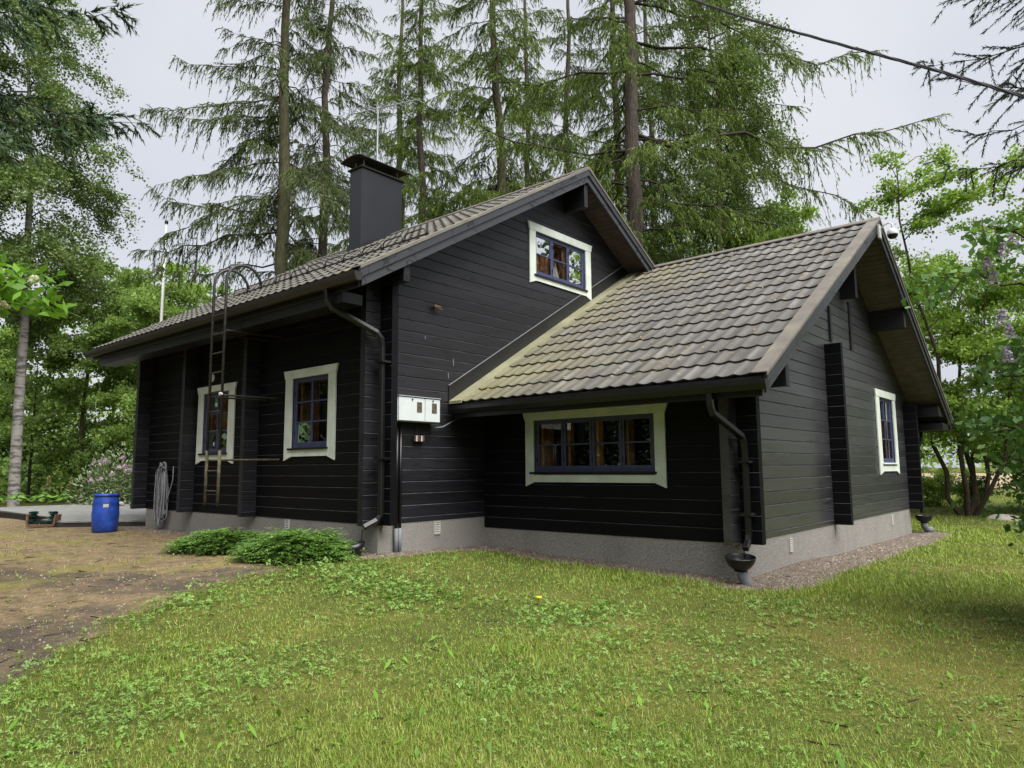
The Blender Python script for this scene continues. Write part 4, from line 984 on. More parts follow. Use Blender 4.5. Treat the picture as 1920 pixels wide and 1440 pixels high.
def conifer(seed, H, r0, h0, Lmax, leaf, barkm, dens=1.0, droop=0.5, tuft=(0.09, 0.22), specials=(), step=0.34, wig=0.15, hang=0.8, hvis=99, topw=0.12, fat=(0.16, 0.26), pitch=0.033):
    """larch or spruce: trunk, drooping boughs, hanging twigs with needle tufts"""
    rg = np.random.default_rng(seed)
    zs = np.linspace(-0.4, H, 22); ax = np.cumsum(rg.normal(size=22) * wig * 0.35); ay = np.cumsum(rg.normal(size=22) * wig * 0.35)
    ax -= np.interp(4, zs, ax); ay -= np.interp(4, zs, ay)
    rad = r0 * (1 - 0.8 * np.clip(zs / H, 0, 1)) * (1 + 0.35 * np.exp(-np.maximum(zs, 0) / 0.5)); rad[-1] = 0.015
    trunk = tube_np(np.stack([ax, ay, zs], 1), rad, 14)
    boughs, Rad = [], []
    h = h0; 
    def add(h, az, L, up, dr, tip):
        s = np.linspace(0, 1, 9); dv = np.array([math.cos(az), math.sin(az)])
        side = np.array([-dv[1], dv[0]]) * rg.normal() * 0.12 * L
        P = np.zeros((9, 3)); P[:, :2] = np.array([np.interp(h, zs, ax), np.interp(h, zs, ay)]) + dv * (L * s)[:, None] + side * (s ** 2)[:, None]
        P[:, 2] = h + L * (up * s - dr * s ** 2 + tip * s ** 4)
        P[1:] += rg.normal(size=(8, 3)) * 0.03 * L * 0.5
        boughs.append(P); Rad.append(max(0.012, r0 * 0.055 * L ** 0.7 * (1 - 0.6 * h / H)))
    while h < min(H - 0.4, hvis):
        t = (h - h0) / (H - h0)
        for _ in range(rg.integers(1, 3) if t < .6 else 2):
            prof = (0.55 + 1.8 * t if t < 0.25 else 1.0 - (t - 0.25) / 0.75 * (1 - topw))
            L = Lmax * prof * rg.uniform(0.5, 1.1)
            add(h + rg.uniform(-.15, .15), rg.uniform(0, 2 * PI), L, rg.uniform(-0.1, 0.35), droop * rg.uniform(0.6, 1.3), rg.uniform(0.1, 0.4))
        h += step * rg.uniform(0.6, 1.4)
    for sp in specials: add(*sp)
    bt = [tube_np(P, np.linspace(r, r * 0.18, 9), 5) for P, r in zip(boughs, Rad)]
    B0, D0, Ln, SS = [], [], [], []
    for P in boughs:
        L = np.linalg.norm(P[-1] - P[0]); n = max(6, int(L / 0.085 * dens))
        s = np.sort(rg.uniform(0.16, 1, n)); idx = s * 8
        b = np.stack([np.interp(idx, range(9), P[:, k]) for k in range(3)], 1)
        tg = unit(np.stack([np.interp(idx, range(9), np.gradient(P[:, k])) for k in range(3)], 1))
        sd_ = unit(np.cross(tg, [0, 0, 1.0])) * np.where(rg.random(n) < 0.5, 1, -1)[:, None]
        d = unit(sd_ * rg.uniform(0.3, 1, n)[:, None] + tg * rg.uniform(0.1, 0.9, n)[:, None] + np.array([0, 0, 1.0]) * rg.uniform(-0.5, 0.25, n)[:, None])
        l = (0.22 + 0.20 * L * (1 - s * 0.8)) * rg.uniform(0.35, 1.15, n)
        B0.append(b); D0.append(d); Ln.append(np.minimum(l, 1.3)); SS.append(s)
    B0 = np.concatenate(B0); D0 = np.concatenate(D0); Ln = np.concatenate(Ln)
    s = np.linspace(0, 1, 4)[None, :, None]
    TP = B0[:, None] + D0[:, None] * Ln[:, None, None] * s; TP[:, :, 2] -= (hang * Ln[:, None] * s[:, :, 0] ** 1.8) * rg.uniform(0.2, 1.1, len(Ln))[:, None]
    rv, rf = ribbons(TP, 0.008, rg)
    # needle tufts along the twigs
    cnt = np.maximum(2, (Ln / pitch).astype(int)); own = np.repeat(np.arange(len(Ln)), cnt); n = len(own)
    q = rg.uniform(0.05, 1.0, n) * 3; i0 = np.minimum(q.astype(int), 2); fr = (q - i0)[:, None]
    c = TP[own, i0] * (1 - fr) + TP[own, i0 + 1] * fr
    tw = unit(TP[own, i0 + 1] - TP[own, i0])
    d = unit(tw * 0.7 + rand_dirs(rg, n) * 0.55 + np.array([0, 0, -0.45 * min(1.0, hang)]))
    lv, lf = leaf_tris(c, d, unit(np.cross(d, rand_dirs(rg, n))), rg.uniform(*tuft, n), rg.uniform(*fat, n) * np.mean(tuft))
    return dict(trunk=mesh_np('trunk', *trunk, barkm, True), branches=mesh_np('branches', *cat_np(bt + [(rv, rf)]), M['twig']), crown=mesh_np('crown', lv, lf, leaf))

def broadleaf(seed, H, r0, nst, spread, leafm, barkm, nleaf, lsize, h0=0.25, flat=0.4, weep=0.3, rad=2.5, clump=0.35, lean=0.12, nl=26, wob=0.012):
    """deciduous tree: one or several stems, arching limbs, twigs, single leaves in clumps"""
    rg = np.random.default_rng(seed); tubes = []; tips = []
    stems = []
    for k in range(nst):
        az = rg.uniform(0, 2 * PI); ln = lean * rg.uniform(0.3, 1.6) if nst > 1 else lean * 0.3
        s = np.linspace(0, 1, 12); hh = H * (1 if k == 0 else rg.uniform(0.7, 1.0))
        P = np.zeros((12, 3)); off = np.array([math.cos(az), math.sin(az)])
        P[:, :2] = off * (0.12 * (nst > 1) * nst ** 0.5 + ln * hh * s ** 0.8)[:, None] + np.cumsum(rg.normal(size=(12, 2)) * wob * hh, 0); P[:, 2] = -0.3 + s * (hh + 0.3)
        P[0, :2] = off * 0.1 * (nst > 1)
        r = r0 * rg.uniform(0.6, 1) if nst > 1 else r0
        tubes.append(tube_np(P, np.linspace(r * 1.1, 0.015, 12), 10)); stems.append(P)
    lim = []; limbs = []
    for P in stems:
        for j in range(max(6, int(nl / nst ** 0.6))):
            t = rg.uniform(h0, 0.98); b = np.array([np.interp(t * 11, range(12), P[:, k]) for k in range(3)])
            az = rg.uniform(0, 2 * PI); prof = math.sin(PI * min(1, max(0.12, (t - h0 * 0.6) / (1.05 - h0 * 0.6)))) ** 0.6
            L = spread * prof * rg.uniform(0.55, 1.1)
            up = rg.uniform(0.35, 0.9); s = np.linspace(0, 1, 7)
            Q = b + np.stack([math.cos(az) * L * s, math.sin(az) * L * s, L * (up * s - (up * 0.5 + weep) * s ** 2.2)], 1)
            Q[1:] += rg.normal(size=(6, 3)) * 0.04 * L
            limbs.append(tube_np(Q, np.linspace(max(0.014, r0 * 0.22 * L / spread), 0.007, 7), 5)); lim.append((Q, L))
    B, D, Ln = [], [], []
    for Q, L in lim:
        n = max(5, int(L / 0.16)); s = rg.uniform(0.2, 1, n); idx = s * 6
        b = np.stack([np.interp(idx, range(7), Q[:, k]) for k in range(3)], 1)
        d = unit(np.stack([rg.normal(size=n), rg.normal(size=n), rg.normal(size=n) * flat + 0.15], 1) + unit(Q[-1] - Q[0]) * 0.6)
        B.append(b); D.append(d); Ln.append(rg.uniform(0.3, 1.0, n) * (0.35 + 0.22 * L))
    B = np.concatenate(B); D = np.concatenate(D); Ln = np.concatenate(Ln)
    s = np.linspace(0, 1, 4)[None, :, None]
    TP = B[:, None] + D[:, None] * Ln[:, None, None] * s; TP[:, :, 2] -= weep * 1.4 * Ln[:, None] * s[:, :, 0] ** 2
    rb = ribbons(TP, 0.008, rg)
    p = Ln / Ln.sum(); own = rg.choice(len(Ln), nleaf, p=p); n = nleaf
    q = rg.uniform(0.15, 1.02, n) * 3; i0 = np.minimum(q.astype(int), 2); fr = (q - i0)[:, None]
    c = TP[own, i0] * (1 - fr) + TP[own, i0 + 1] * fr + rg.normal(size=(n, 3)) * clump * np.array([0.28, 0.28, 0.2])
    d = unit(rand_dirs(rg, n) + np.array([0, 0, -0.35]))
    nn = unit(rand_dirs(rg, n) * 0.9 + np.array([0, 0, 1 - flat]) * 1.1)
    sz = lsize * rg.uniform(0.6, 1.3, n)
    lv, lf = leaf_quads(c, d, nn, sz * 1.25, sz * 0.8)
    return dict(trunk=mesh_np('trunk', *cat_np(tubes), barkm, True), branches=mesh_np('branches', *cat_np(limbs + [rb]), barkm if nst > 1 else M['twig']), crown=mesh_np('crown', lv, lf, leafm))

def plant(ms, name, label, cat, x, y, rz=0.0, sc=1.0, group=None, z=None, sxy=1.0):
    t = thing(name, label, cat, (x, y, g1(x, y) if z is None else z), group, rz); t.scale = (sc * sxy, sc * sxy, sc)
    for k in ('trunk', 'branches', 'crown'):
        if k in ms: link(k, ms[k], t)
    return t

# --- larches and spruces behind the cabin
def to_az(dx, dy): return math.atan2(dy, dx)
RIGHT = math.atan2(0.6517, 0.7584); LEFT = RIGHT + PI     # along and against the picture's width, as directions on the ground
LG = 'tall larches behind the cabin'
bigL = conifer(11, 27, 0.36, 4.5, 5.0, M['larch_green'], M['larch_bark'], 1.25, 0.45, hang=1.2, specials=[
    (12.4, RIGHT - 0.05, 9.3, -0.16, -0.02, 0.16), (12.2, RIGHT - 0.12, 7.0, -0.05, 0.42, 0.1), (15.6, RIGHT + 0.08, 8.6, -0.1, 0.0, 0.12), (17.0, RIGHT + 0.05, 7.4, -0.1, 0.1, 0.1), (10.2, RIGHT - 0.25, 5.6, -0.1, 0.35, 0.1), (11.8, LEFT + 0.15, 6.5, -0.12, 0.0, 0.35),
    (11.9, LEFT - 0.3, 5.5, -0.5, 0.3, 0.4), (14.6, LEFT + 0.05, 6.0, 0.0, 0.25, 0.5), (8.2, LEFT + 0.4, 5.0, 0.1, 0.3, 0.2), (14.4, RIGHT, 6.0, 0.1, 0.4, 0.2)], hvis=21)
plant(bigL, 'larch_tree', 'thickest larch trunk rising just behind where the annex ridge meets the main roof', 'tree', -2.45, 12.35, 0, 1, LG)
L520 = conifer(12, 26, 0.30, 5.5, 4.3, M['larch_leaf'], M['lichen_bark'], 1.75, 0.6, step=0.30, hang=1.3, specials=[
    (14.6, LEFT + 0.1, 4.8, -0.15, 0.2, 0.2), (9.6, LEFT + 0.05, 5.2, 0.1, 0.55, 0.35), (13.8, LEFT, 4.2, 0.1, 0.4, 0.3), (10.9, LEFT - 0.1, 4.6, 0.0, 0.5, 0.2), (15.5, LEFT + 0.15, 3.6, 0.2, 0.5, 0.3), (8.5, LEFT + 0.2, 4.2, 0, 0.4, 0.4)], hvis=21)
plant(L520, 'larch_tree', 'mossy drooping larch with bare bough tips over the ladder hoops', 'tree', -12.55, 5.86, 0, 1, LG)
LV = [conifer(21, 26, 0.24, 5.0, 3.9, M['larch_leaf'], M['larch_bark'], 1.9, 0.55, step=0.29, hang=1.2, hvis=21), conifer(22, 27, 0.25, 6.0, 4.2, M['larch_green'], M['lichen_bark'], 1.9, 0.5, step=0.29, hang=1.2, hvis=22), conifer(23, 28, 0.22, 4.5, 3.7, M['larch_green'], M['larch_bark'], 2.0, 0.55, step=0.29, hang=1.2, hvis=23)]
for v, x, y, rz, sc, lb_ in [
    (0, -13.5, 8.08, 0.4, 1.0, 'bare-trunked larch just beyond the mossy larch, beside the chimney'),
    (2, -13.47, 12.97, 2.0, 1.05, 'slim larch whose trunk shows right next to the chimney, away from the ladder'),
    (1, -8.33, 12.45, 4.0, 1.05, 'larch with a lichen-green trunk meeting the middle of the main roof slope'),
    (0, -10.34, 19.77, 1.3, 1.1, 'slim far larch seen above the upper part of the main roof slope'),
    (2, -5.6, 16.6, 3.3, 1.05, 'reddish larch trunk close beside the thickest larch, behind the main gable peak'),
    (1, -18.8, 16.2, 5.1, 1.1, 'far larch half hidden behind the slim larch next to the chimney'),
    (2, -14.5, 21.5, 0.9, 1.15, 'far larch between the slim larch and the lichen-green larch'),
    (0, -8.0, 23.5, 2.7, 1.15, 'far larch behind the main gable peak, mostly hidden by nearer boughs'),
    (1, -4.0, 24.5, 1.9, 1.0, 'far larch behind the thickest larch, seen through its boughs')]:
    plant(LV[v], 'larch_tree', lb_, 'tree', x, y, rz, sc, LG)
# --- birches and young broadleaf trees
bird = broadleaf(31, 24, 0.20, 1, 3.9, M['birch_leaf'], M['birch_bark'], 84000, 0.10, 0.30, 0.8, 0.6, clump=0.6, nl=90, wob=0.004)
_bt = plant(bird, 'birch_tree', 'tall white-barked birch standing behind the hosta bed at the deck', 'tree', -24.3, 1.45, 0.3, 1.0, 'birches')
_bt.rotation_euler = (0.03, -0.045, 0.3)
b2 = broadleaf(32, 21, 0.17, 1, 3.2, M['birch_leaf'], M['lichen_bark'], 42000, 0.085, 0.22, 0.8, 0.5, clump=0.6, nl=64, wob=0.006)
plant(b2, 'birch_tree', 'leafy birch right beside the thickest larch, above the annex ridge', 'tree', -1.2, 15.9, 1.0, 1.0, 'birches', sxy=0.95)
plant(b2, 'birch_tree', 'thin birch behind the annex ridge with its crown over the roof middle', 'tree', -2.2, 19.6, 3.0, 1.0, 'birches', sxy=0.9)
BG = 'young broadleaf trees at the edge of the wood'
bl1 = broadleaf(41, 12, 0.10, 2, 2.9, M['light_leaf'], M['shrub_bark'], 34000, 0.13, 0.12, 0.5, 0.25, clump=0.6, nl=44)
bl2 = broadleaf(42, 11, 0.09, 1, 2.6, M['far_leaf'], M['lichen_bark'], 34000, 0.13, 0.10, 0.6, 0.3, clump=0.6, nl=44)
for v, x, y, rz, sc, lb_ in [
    (1, -26.0, 4.6, 0.2, 1.05, 'young tree with a thin trunk between the white birch and the rhododendron'),
    (1, -30.0, 8.6, 1.2, 1.1, 'young tree far behind the rhododendron bush'),
    (1, -23.0, 5.9, 2.4, 0.95, 'young tree with a pale trunk rising right behind the rhododendron'),
    (0, -26.8, 9.6, 3.1, 1.05, 'bright green young tree beside the white flagpole, away from the cabin'),
    (0, -33.5, 15.0, 0.5, 1.05, 'bright green young tree just behind the flagpole, over the far eaves'),
    (0, -34.0, 12.2, 4.4, 1.0, 'light green young tree behind the far end of the roof'),
    (1, -38.0, 4.0, 4.0, 1.15, 'dark young tree far beyond the white birch'),
    (0, -1.2, 17.6, 1.1, 0.98, 'light green young tree low behind the annex ridge, nearest the thickest larch'),
    (0, 0.7, 18.0, 2.6, 0.86, 'light green young tree behind the middle of the annex ridge'),
    (1, 1.7, 20.5, 5.0, 0.72, 'sparse young tree behind the outer end of the annex ridge')]:
    plant((bl1, bl2)[v], 'young_tree', lb_, 'tree', x, y, rz, sc, BG)
sp = conifer(51, 15, 0.16, 0.6, 2.7, M['spruce_leaf'], M['twig'], 1.3, 0.3, (0.08, 0.16), (), 0.3, 0.04, 0.3, topw=0.05)
SG = 'young spruces in the wood'
for x, y, rz, sc, lb_ in [(-31.3, 11.4, 0, 1.02, 'pointed spruce just beside the flagpole above the far eaves'), (-29.0, 3.2, 1, 0.45, 'low dark spruce behind the white birch trunk'), (-27.0, 6.6, 2, 0.42, 'low dark spruce behind the rhododendron'),
                      (-31.0, 6.0, 3, 0.55, 'dark spruce between the white birch and the rhododendron, farther back'), (-30.5, 1.2, 4, 0.5, 'dark spruce by the picture edge beyond the white birch'), (-25.5, 9.0, 5, 0.4, 'low dark spruce hidden by the bright green tree near the cabin corner')]:
    plant(sp, 'spruce_tree', lb_, 'tree', x, y, rz, sc, SG)
# --- multi-stemmed tree beyond the annex
rw = broadleaf(61, 12.6, 0.11, 6, 3.3, M['rowan_leaf'], M['shrub_bark'], 80000, 0.11, 0.2, 0.35, 0.18, clump=0.5, lean=0.22, nl=70)
plant(rw, 'multistem_tree', 'pale green multi-stemmed tree in the grass beyond the annex', 'tree', 4.9, 20.2, 2.2, 0.9)
sh = broadleaf(62, 3.0, 0.04, 6, 1.3, M['light_leaf'], M['shrub_bark'], 9000, 0.10, 0.1, 0.5, 0.2, clump=0.45, lean=0.25, nl=50)
sh2 = broadleaf(63, 5.5, 0.05, 5, 1.9, M['lilac_leaf'], M['shrub_bark'], 15000, 0.11, 0.08, 0.5, 0.2, clump=0.5, lean=0.2, nl=50)
for ms_, x, y, sc, lb_ in [(sh, 3.2, 24.5, 0.5, 'low bright shrub seen just past the far annex downpipe'), (sh, 4.6, 22.6, 0.42, 'low bright shrub at the foot of the multi-stemmed tree'), (sh2, 7.6, 22.0, 0.95, 'dark green shrub behind the pale granite rock'), (sh2, 7.9, 18.6, 0.5, 'leafy shrub at the picture edge in front of the multi-stemmed tree'), (sh, 6.6, 25.0, 1.3, 'low shrub behind the multi-stemmed tree stems')]:
    plant(ms_, 'garden_shrub', lb_, 'shrub', x, y, x * 3, sc, 'shrubs beyond the annex')

def dome_bush(seed, rx, ry, rz_, n, L, W, leafm, up=0.4, shell=0.55):
    rg = np.random.default_rng(seed)
    d = rand_dirs(rg, n); d[:, 2] = np.abs(d[:, 2]) * 1.05 - 0.05
    lump = 1 + 0.16 * np.sin(d[:, 0] * 7 + seed) * np.sin(d[:, 1] * 6 + 1) + 0.12 * np.sin(d[:, 2] * 9 + d[:, 0] * 5)
    r = (1 - shell * rg.random(n) ** 2) * lump
    c = d * r[:, None] * np.array([rx, ry, rz_])
    dd = unit(d * 0.8 + rand_dirs(rg, n) * 0.7 + np.array([0, 0, up - 0.4])); nn = unit(d * 0.5 + rand_dirs(rg, n) * 0.5 + np.array([0, 0, 0.7]))
    return leaf_quads(c, dd, nn, L * rg.uniform(0.7, 1.2, n), W * rg.uniform(0.7, 1.2, n))
# --- lilac leaning in from the side, with flower heads
def flower_heads(centres, r, h, n, size, mat, rg, axis_up=True):
    V = []; 
    cs = np.repeat(np.array(centres), n, 0); m = len(cs)
    t = rg.random(m) ** 0.8; a = rg.uniform(0, 2 * PI, m); rr_ = r * (1 - 0.75 * t) * np.sqrt(rg.uniform(0.4, 1, m))
    c = cs + np.stack([rr_ * np.cos(a), rr_ * np.sin(a), (t - 0.5) * h], 1)
    nrm = unit(c - cs + rg.normal(size=(m, 3)) * 0.05); d = unit(np.cross(nrm, rand_dirs(rg, m)))
    s = size * rg.uniform(0.7, 1.3, m)
    return leaf_quads(c, d, nrm, s, s)
lil = broadleaf(71, 4.6, 0.05, 7, 1.25, M['lilac_leaf'], M['shrub_bark'], 26000, 0.072, 0.06, 0.5, 0.15, clump=0.35, lean=0.14, nl=80)
lo = plant(lil, 'lilac_bush', 'tall lilac bush with pale purple flower heads at the lawn side', 'shrub', 9.35, 1.55, 0.0, 1.0)
rg = np.random.default_rng(72)
for p in [(8.16, 0.19, 2.30), (8.09, 0.18, 2.78), (8.28, 0.2, 2.95), (8.2, 0.2, 2.18), (8.12, 0.18, 2.66), (8.17, 0.19, 1.98), (8.22, 0.1, 2.86)]:
    v, f = flower_heads([np.array(p) - np.array(lo.location)], 0.055, 0.14, 90, 0.024, None, rg)
    link('flower_head', mesh_np('flower_head', v, f, M['lilac_flower']), lo)
# --- elder branch leaning in on the other side
eo = thing('elder_bush', 'bright green bush tip with cream flower clusters at the picture edge above the drive', 'shrub', (2.05, -6.2, g1(2.05, -6.2)))
_ez = eo.location.z
for q in ((0, 0.0, 0.0), (0.12, 0.05, 0.08), (-0.1, 0.1, -0.06)):
    MB().tube([(q[0], q[1], -0.1), (0.1 + q[0], 0.12 + q[1], 1.4), (0.3 + q[0] * .5, 0.35 + q[1], 2.3 - _ez), (0.5 + q[2], 0.6, 2.5 - _ez)], [0.03, 0.025, 0.015, 0.008], 7).build('trunk', M['shrub_bark'], eo, smooth=True)
v, f = dome_bush(14, 0.5, 0.5, 0.34, 420, 0.13, 0.065, None, 0.1, 0.7)
v = v * np.array([1, 1, 1]) + np.array([0.42, 0.5, 2.3 - _ez]); link('crown', mesh_np('crown', v, f, M['elder_leaf']), eo)
rg = np.random.default_rng(83)
for p in [(2.50, -5.62, 2.55), (2.66, -5.46, 2.50), (2.6, -5.64, 2.28), (2.45, -5.8, 2.5)]:
    v, f = flower_heads([np.array(p) - np.array(eo.location)], 0.07, 0.06, 90, 0.022, None, rg)
    link('flower_cluster', mesh_np('flower_cluster', v, f, M['cream_flower']), eo)
# --- near spruces whose boughs hang into the upper corners
NSG = 'near spruces at the sides'
ns = conifer(91, 12, 0.18, 4.4, 1.75, M['spruce_grey'], M['twig'], 1.2, 0.25, (0.035, 0.07), [(4.9 + 0.62 * k, LEFT + 0.3 * ((k * 7) % 5 - 2), 1.55 + 0.25 * (k % 3), 0.25, 0.35, 0.35) for k in range(6)], 0.3, 0.05, 0.35, fat=(0.18, 0.3), pitch=0.0065)
plant(ns, 'spruce_tree', 'near blue-grey spruce reaching in above the lilac bush', 'tree', 9.0, 2.5, 0, 1.0, NSG)
ns2 = conifer(92, 12, 0.2, 4.0, 1.6, M['spruce_leaf'], M['twig'], 1.6, 0.25, (0.05, 0.12), [(4.6 + 0.5 * k, RIGHT + 0.3 * ((k * 7) % 5 - 2), 1.7 + 0.3 * (k % 3), 0.1, 0.45, 0.35) for k in range(6)], 0.3, 0.05, 0.35, fat=(0.2, 0.3), pitch=0.009)
plant(ns2, 'spruce_tree', 'near dark spruce hanging in high over the drive beside the white birch', 'tree', -0.3, -6.0, 0, 1.0, NSG)

# --- rhododendron, hosta bed, junipers
rh = thing('rhododendron', 'round rhododendron bush with pink-lilac flowers behind the deck', 'shrub', (-19.1, 3.3, -0.25))
link('crown', mesh_np('crown', *dome_bush(3, 1.35, 1.35, 1.95, 5200, 0.17, 0.055, M['rhodo_leaf']), M['rhodo_leaf']), rh)
rg = np.random.default_rng(5)
for k in range(32):
    a = rg.uniform(0, 2 * PI); e = rg.uniform(0.15, 1.2)
    p = np.array([math.cos(a) * math.cos(e) * 1.38, math.sin(a) * math.cos(e) * 1.38, math.sin(e) * 1.98])
    v, f = flower_heads([p], 0.1, 0.14, 60, 0.05, None, rg); link('flower_head', mesh_np('flower_head', v, f, M['pink_flower']), rh)
MB().tube([(0, 0, -0.2), (0.05, 0, 0.5), (0, 0.1, 1.0)], [0.09, 0.06, 0.03], 8).build('trunk', M['shrub_bark'], rh)
rg = np.random.default_rng(6)
for k, (x, y, lb_) in enumerate([(-21.6, 0.9, 'bright hosta clump at the near end of the bed, by the white birch'), (-21.3, 1.6, 'bright hosta clump in the middle of the bed behind the deck'), (-20.9, 2.2, 'bright hosta clump next to the rhododendron'), (-21.9, 0.2, 'bright hosta clump at the outermost end of the bed'), (-22.3, -0.5, 'hosta clump at the picture edge beside the deck')]):
    n = 60; a = rg.uniform(0, 2 * PI, n); r = rg.uniform(0.05, 0.5, n)
    c = np.stack([r * np.cos(a), r * np.sin(a), 0.42 - 0.35 * r + rg.uniform(-.08, .08, n)], 1); d = unit(np.stack([np.cos(a), np.sin(a), -0.3 + rg.normal(size=n) * .2], 1))
    v, f = leaf_quads(c, d, unit(np.stack([-0.3 * np.cos(a), -0.3 * np.sin(a), np.ones(n)], 1)), rg.uniform(.22, .34, n), rg.uniform(.14, .2, n))
    h_ = thing('hosta', lb_, 'plant', (x, y, -0.18), 'hostas behind the deck'); link('leaves', mesh_np('leaves', v, f, M['hosta_leaf']), h_)
    if k in (1, 2, 3):
        for j in range(2):
            MB().tube([(0.1 * j, 0.1, 0.1), (0.12 * j + .05, 0.1, 0.75 + 0.15 * j)], 0.012, 5).build('stalk', M['shrub_bark'], h_)
            v, f = flower_heads([(0.12 * j + .05, 0.1, 0.8 + 0.15 * j)], 0.07, 0.3, 40, 0.05, None, rg); link('seed_head', mesh_np('seed_head', v, f, M['straw']), h_)

def juniper(seed, rx, ry, h, n, label, x, y, rz):
    """low spreading juniper: feathery sprays fanning out and up from the middle"""
    rg = np.random.default_rng(seed)
    a = rg.uniform(0, 2 * PI, n); q = np.sqrt(rg.random(n)); lob = 1 + 0.18 * np.sin(3 * a + seed) + 0.12 * np.sin(7 * a)
    b0x = rx * q * np.cos(a) * 2; b0y = ry * q * np.sin(a) * 2
    b = np.stack([rx * q * np.cos(a) * lob, ry * q * np.sin(a) * lob, h * (1 - q ** 2.2) * rg.uniform(0.45, 1, n) * (1 + 0.3 * np.sin(5 * b0x + seed) * np.sin(4.3 * b0y)) + 0.03], 1)
    az = a + rg.normal(size=n) * 0.45
    d = unit(np.stack([np.cos(az), np.sin(az), rg.uniform(0.0, 0.55, n)], 1)); L = rg.uniform(0.2, 0.44, n)
    s = np.linspace(0, 1, 4)[None, :, None]; TP = b[:, None] + d[:, None] * L[:, None, None] * s; TP[:, :, 2] -= 0.25 * L[:, None] * s[:, :, 0] ** 2
    TP[:, :, 2] = np.maximum(TP[:, :, 2], 0.02)
    k = 17; own = np.repeat(np.arange(n), k); m = len(own); t = np.tile(np.linspace(0.1, 1, k), n) * 3; i0 = np.minimum(t.astype(int), 2); fr = (t - i0)[:, None]
    c = TP[own, i0] * (1 - fr) + TP[own, i0 + 1] * fr; tg = unit(TP[own, i0 + 1] - TP[own, i0])
    sd_ = unit(np.cross(tg, np.array([0, 0, 1.0]))) * np.where(np.tile(np.arange(k) % 2, n) == 0, 1, -1)[:, None]
    dd = unit(sd_ * 0.75 + tg * 0.8 + rg.normal(size=(m, 3)) * 0.25)
    lv, lf = leaf_tris(c, dd, unit(np.cross(dd, sd_ * 0.3 + np.array([0, 0, 1.0]))), rg.uniform(0.055, 0.11, m) * (1.15 - np.tile(np.linspace(0, .7, k), n)), rg.uniform(0.02, 0.034, m))
    t_ = thing('juniper', label, 'shrub', (x, y, g1(x, y)), 'spreading junipers by the eaves wall', rz)
    link('crown', mesh_np('crown', lv, lf, M['juniper_leaf']), t_)
    rv, rf = ribbons(np.stack([b * np.array([.3, .3, .3]), b * np.array([.6, .6, .5]), b * .9, b], 1)[::12], 0.008, rg)
    link('branches', mesh_np('branches', rv, rf, M['twig']), t_)
juniper(4, 0.58, 0.38, 0.27, 1150, 'spreading juniper farther along the wall, towards the ladder', -2.5, -1.15, RIGHT)
juniper(5, 0.62, 0.42, 0.34, 1500, 'larger spreading juniper nearest the main downpipe and rain trough', -0.52, -1.05, RIGHT)

# --- the wood beyond, read as one mass
def wood(name, spots_, n, lsize, mat, seed, label):
    rg = np.random.default_rng(seed); S = np.array(spots_); k = rg.integers(0, len(S), n)
    d = rand_dirs(rg, n); r = rg.random(n) ** 0.4
    lump = 1 + 0.3 * np.sin(d[:, 0] * 5 + k) * np.sin(d[:, 2] * 6 + k * 1.7)
    c = S[k, :3] + d * (r * lump)[:, None] * S[k, 3:6]
    sz = lsize * rg.uniform(0.6, 1.4, n)
    v, f = leaf_quads(c, unit(rand_dirs(rg, n) + [0, 0, -.3]), unit(rand_dirs(rg, n) + [0, 0, .6]), sz * 1.3, sz * .9)
    o = link(name, mesh_np(name, v, f, mat), None, 'stuff'); o['label'] = label; return o
rg = np.random.default_rng(8); sp_ = []
for k in range(120):
    a = math.atan2(0.256, -0.967) + rg.uniform(-0.62, 0.22); D = rg.uniform(48, 72); h = rg.uniform(7, 14)
    x, y = CAM.x + D * math.cos(a), CAM.y + D * math.sin(a); sp_.append((x, y, h * 0.45 - 0.3, 2.8, 2.8, h * 0.55))
for k in range(60):
    a = math.atan2(0.256, -0.967) + rg.uniform(-0.62, 0.2); D = rg.uniform(42, 50)
    x, y = CAM.x + D * math.cos(a), CAM.y + D * math.sin(a); sp_.append((x, y, 0.6, 1.8, 1.8, 1.6))
wood('wood', sp_, 62000, 0.22, M['far_leaf'], 9, 'mass of green woodland closing the view behind the birch and rhododendron')
sp_ = []
for k in range(70):
    a = math.radians(92) + rg.uniform(-0.62, 0.35); D = rg.uniform(150, 190); h = rg.uniform(9, 14)
    sp_.append((CAM.x + D * math.cos(a), CAM.y + D * math.sin(a), h * 0.5 - 0.5, 6, 6, h * 0.5))
wood('treeline', sp_, 16000, 0.7, M['far_leaf'], 10, 'far pale treeline beyond the field past the annex')
sp_ = []  # unseen woodland added so the window panes have something to reflect
for k in range(230):
    a = math.radians(rg.uniform(-184, 58) if k < 140 else rg.uniform(-184, -90)); D = rg.uniform(24, 34); h = rg.uniform(9, 16)
    sp_.append((CAM.x + D * math.cos(a), CAM.y + D * math.sin(a), h * 0.5 - 0.4, 2.6, 2.6, h * 0.5))
for az_, D_ in ((74.5, 31), (77, 34), (79.2, 32), (81.3, 35), (83.4, 33)):  # narrow trunkless crowns added to darken the attic window reflection
    sp_ += [(CAM.x + D_ * math.cos(math.radians(az_)), CAM.y + D_ * math.sin(math.radians(az_)), 9.5, 1.3, 1.3, 10.0)] * 2
wood('wood', sp_, 156000, 0.27, M['spruce_leaf'], 11, 'unseen woodland added across the garden, mirrored in the window panes')
fld = MB(); a = (-60, 60, 95, 130)
fv_ = [(x, y, g1(x, y) + 0.05) for y in np.linspace(48, 150, 8) for x in np.linspace(-60, 70, 10)]
fld.add(fv_, [(r * 10 + c, r * 10 + c + 1, r * 10 + c + 11, r * 10 + c + 10) for r in range(7) for c in range(9)])
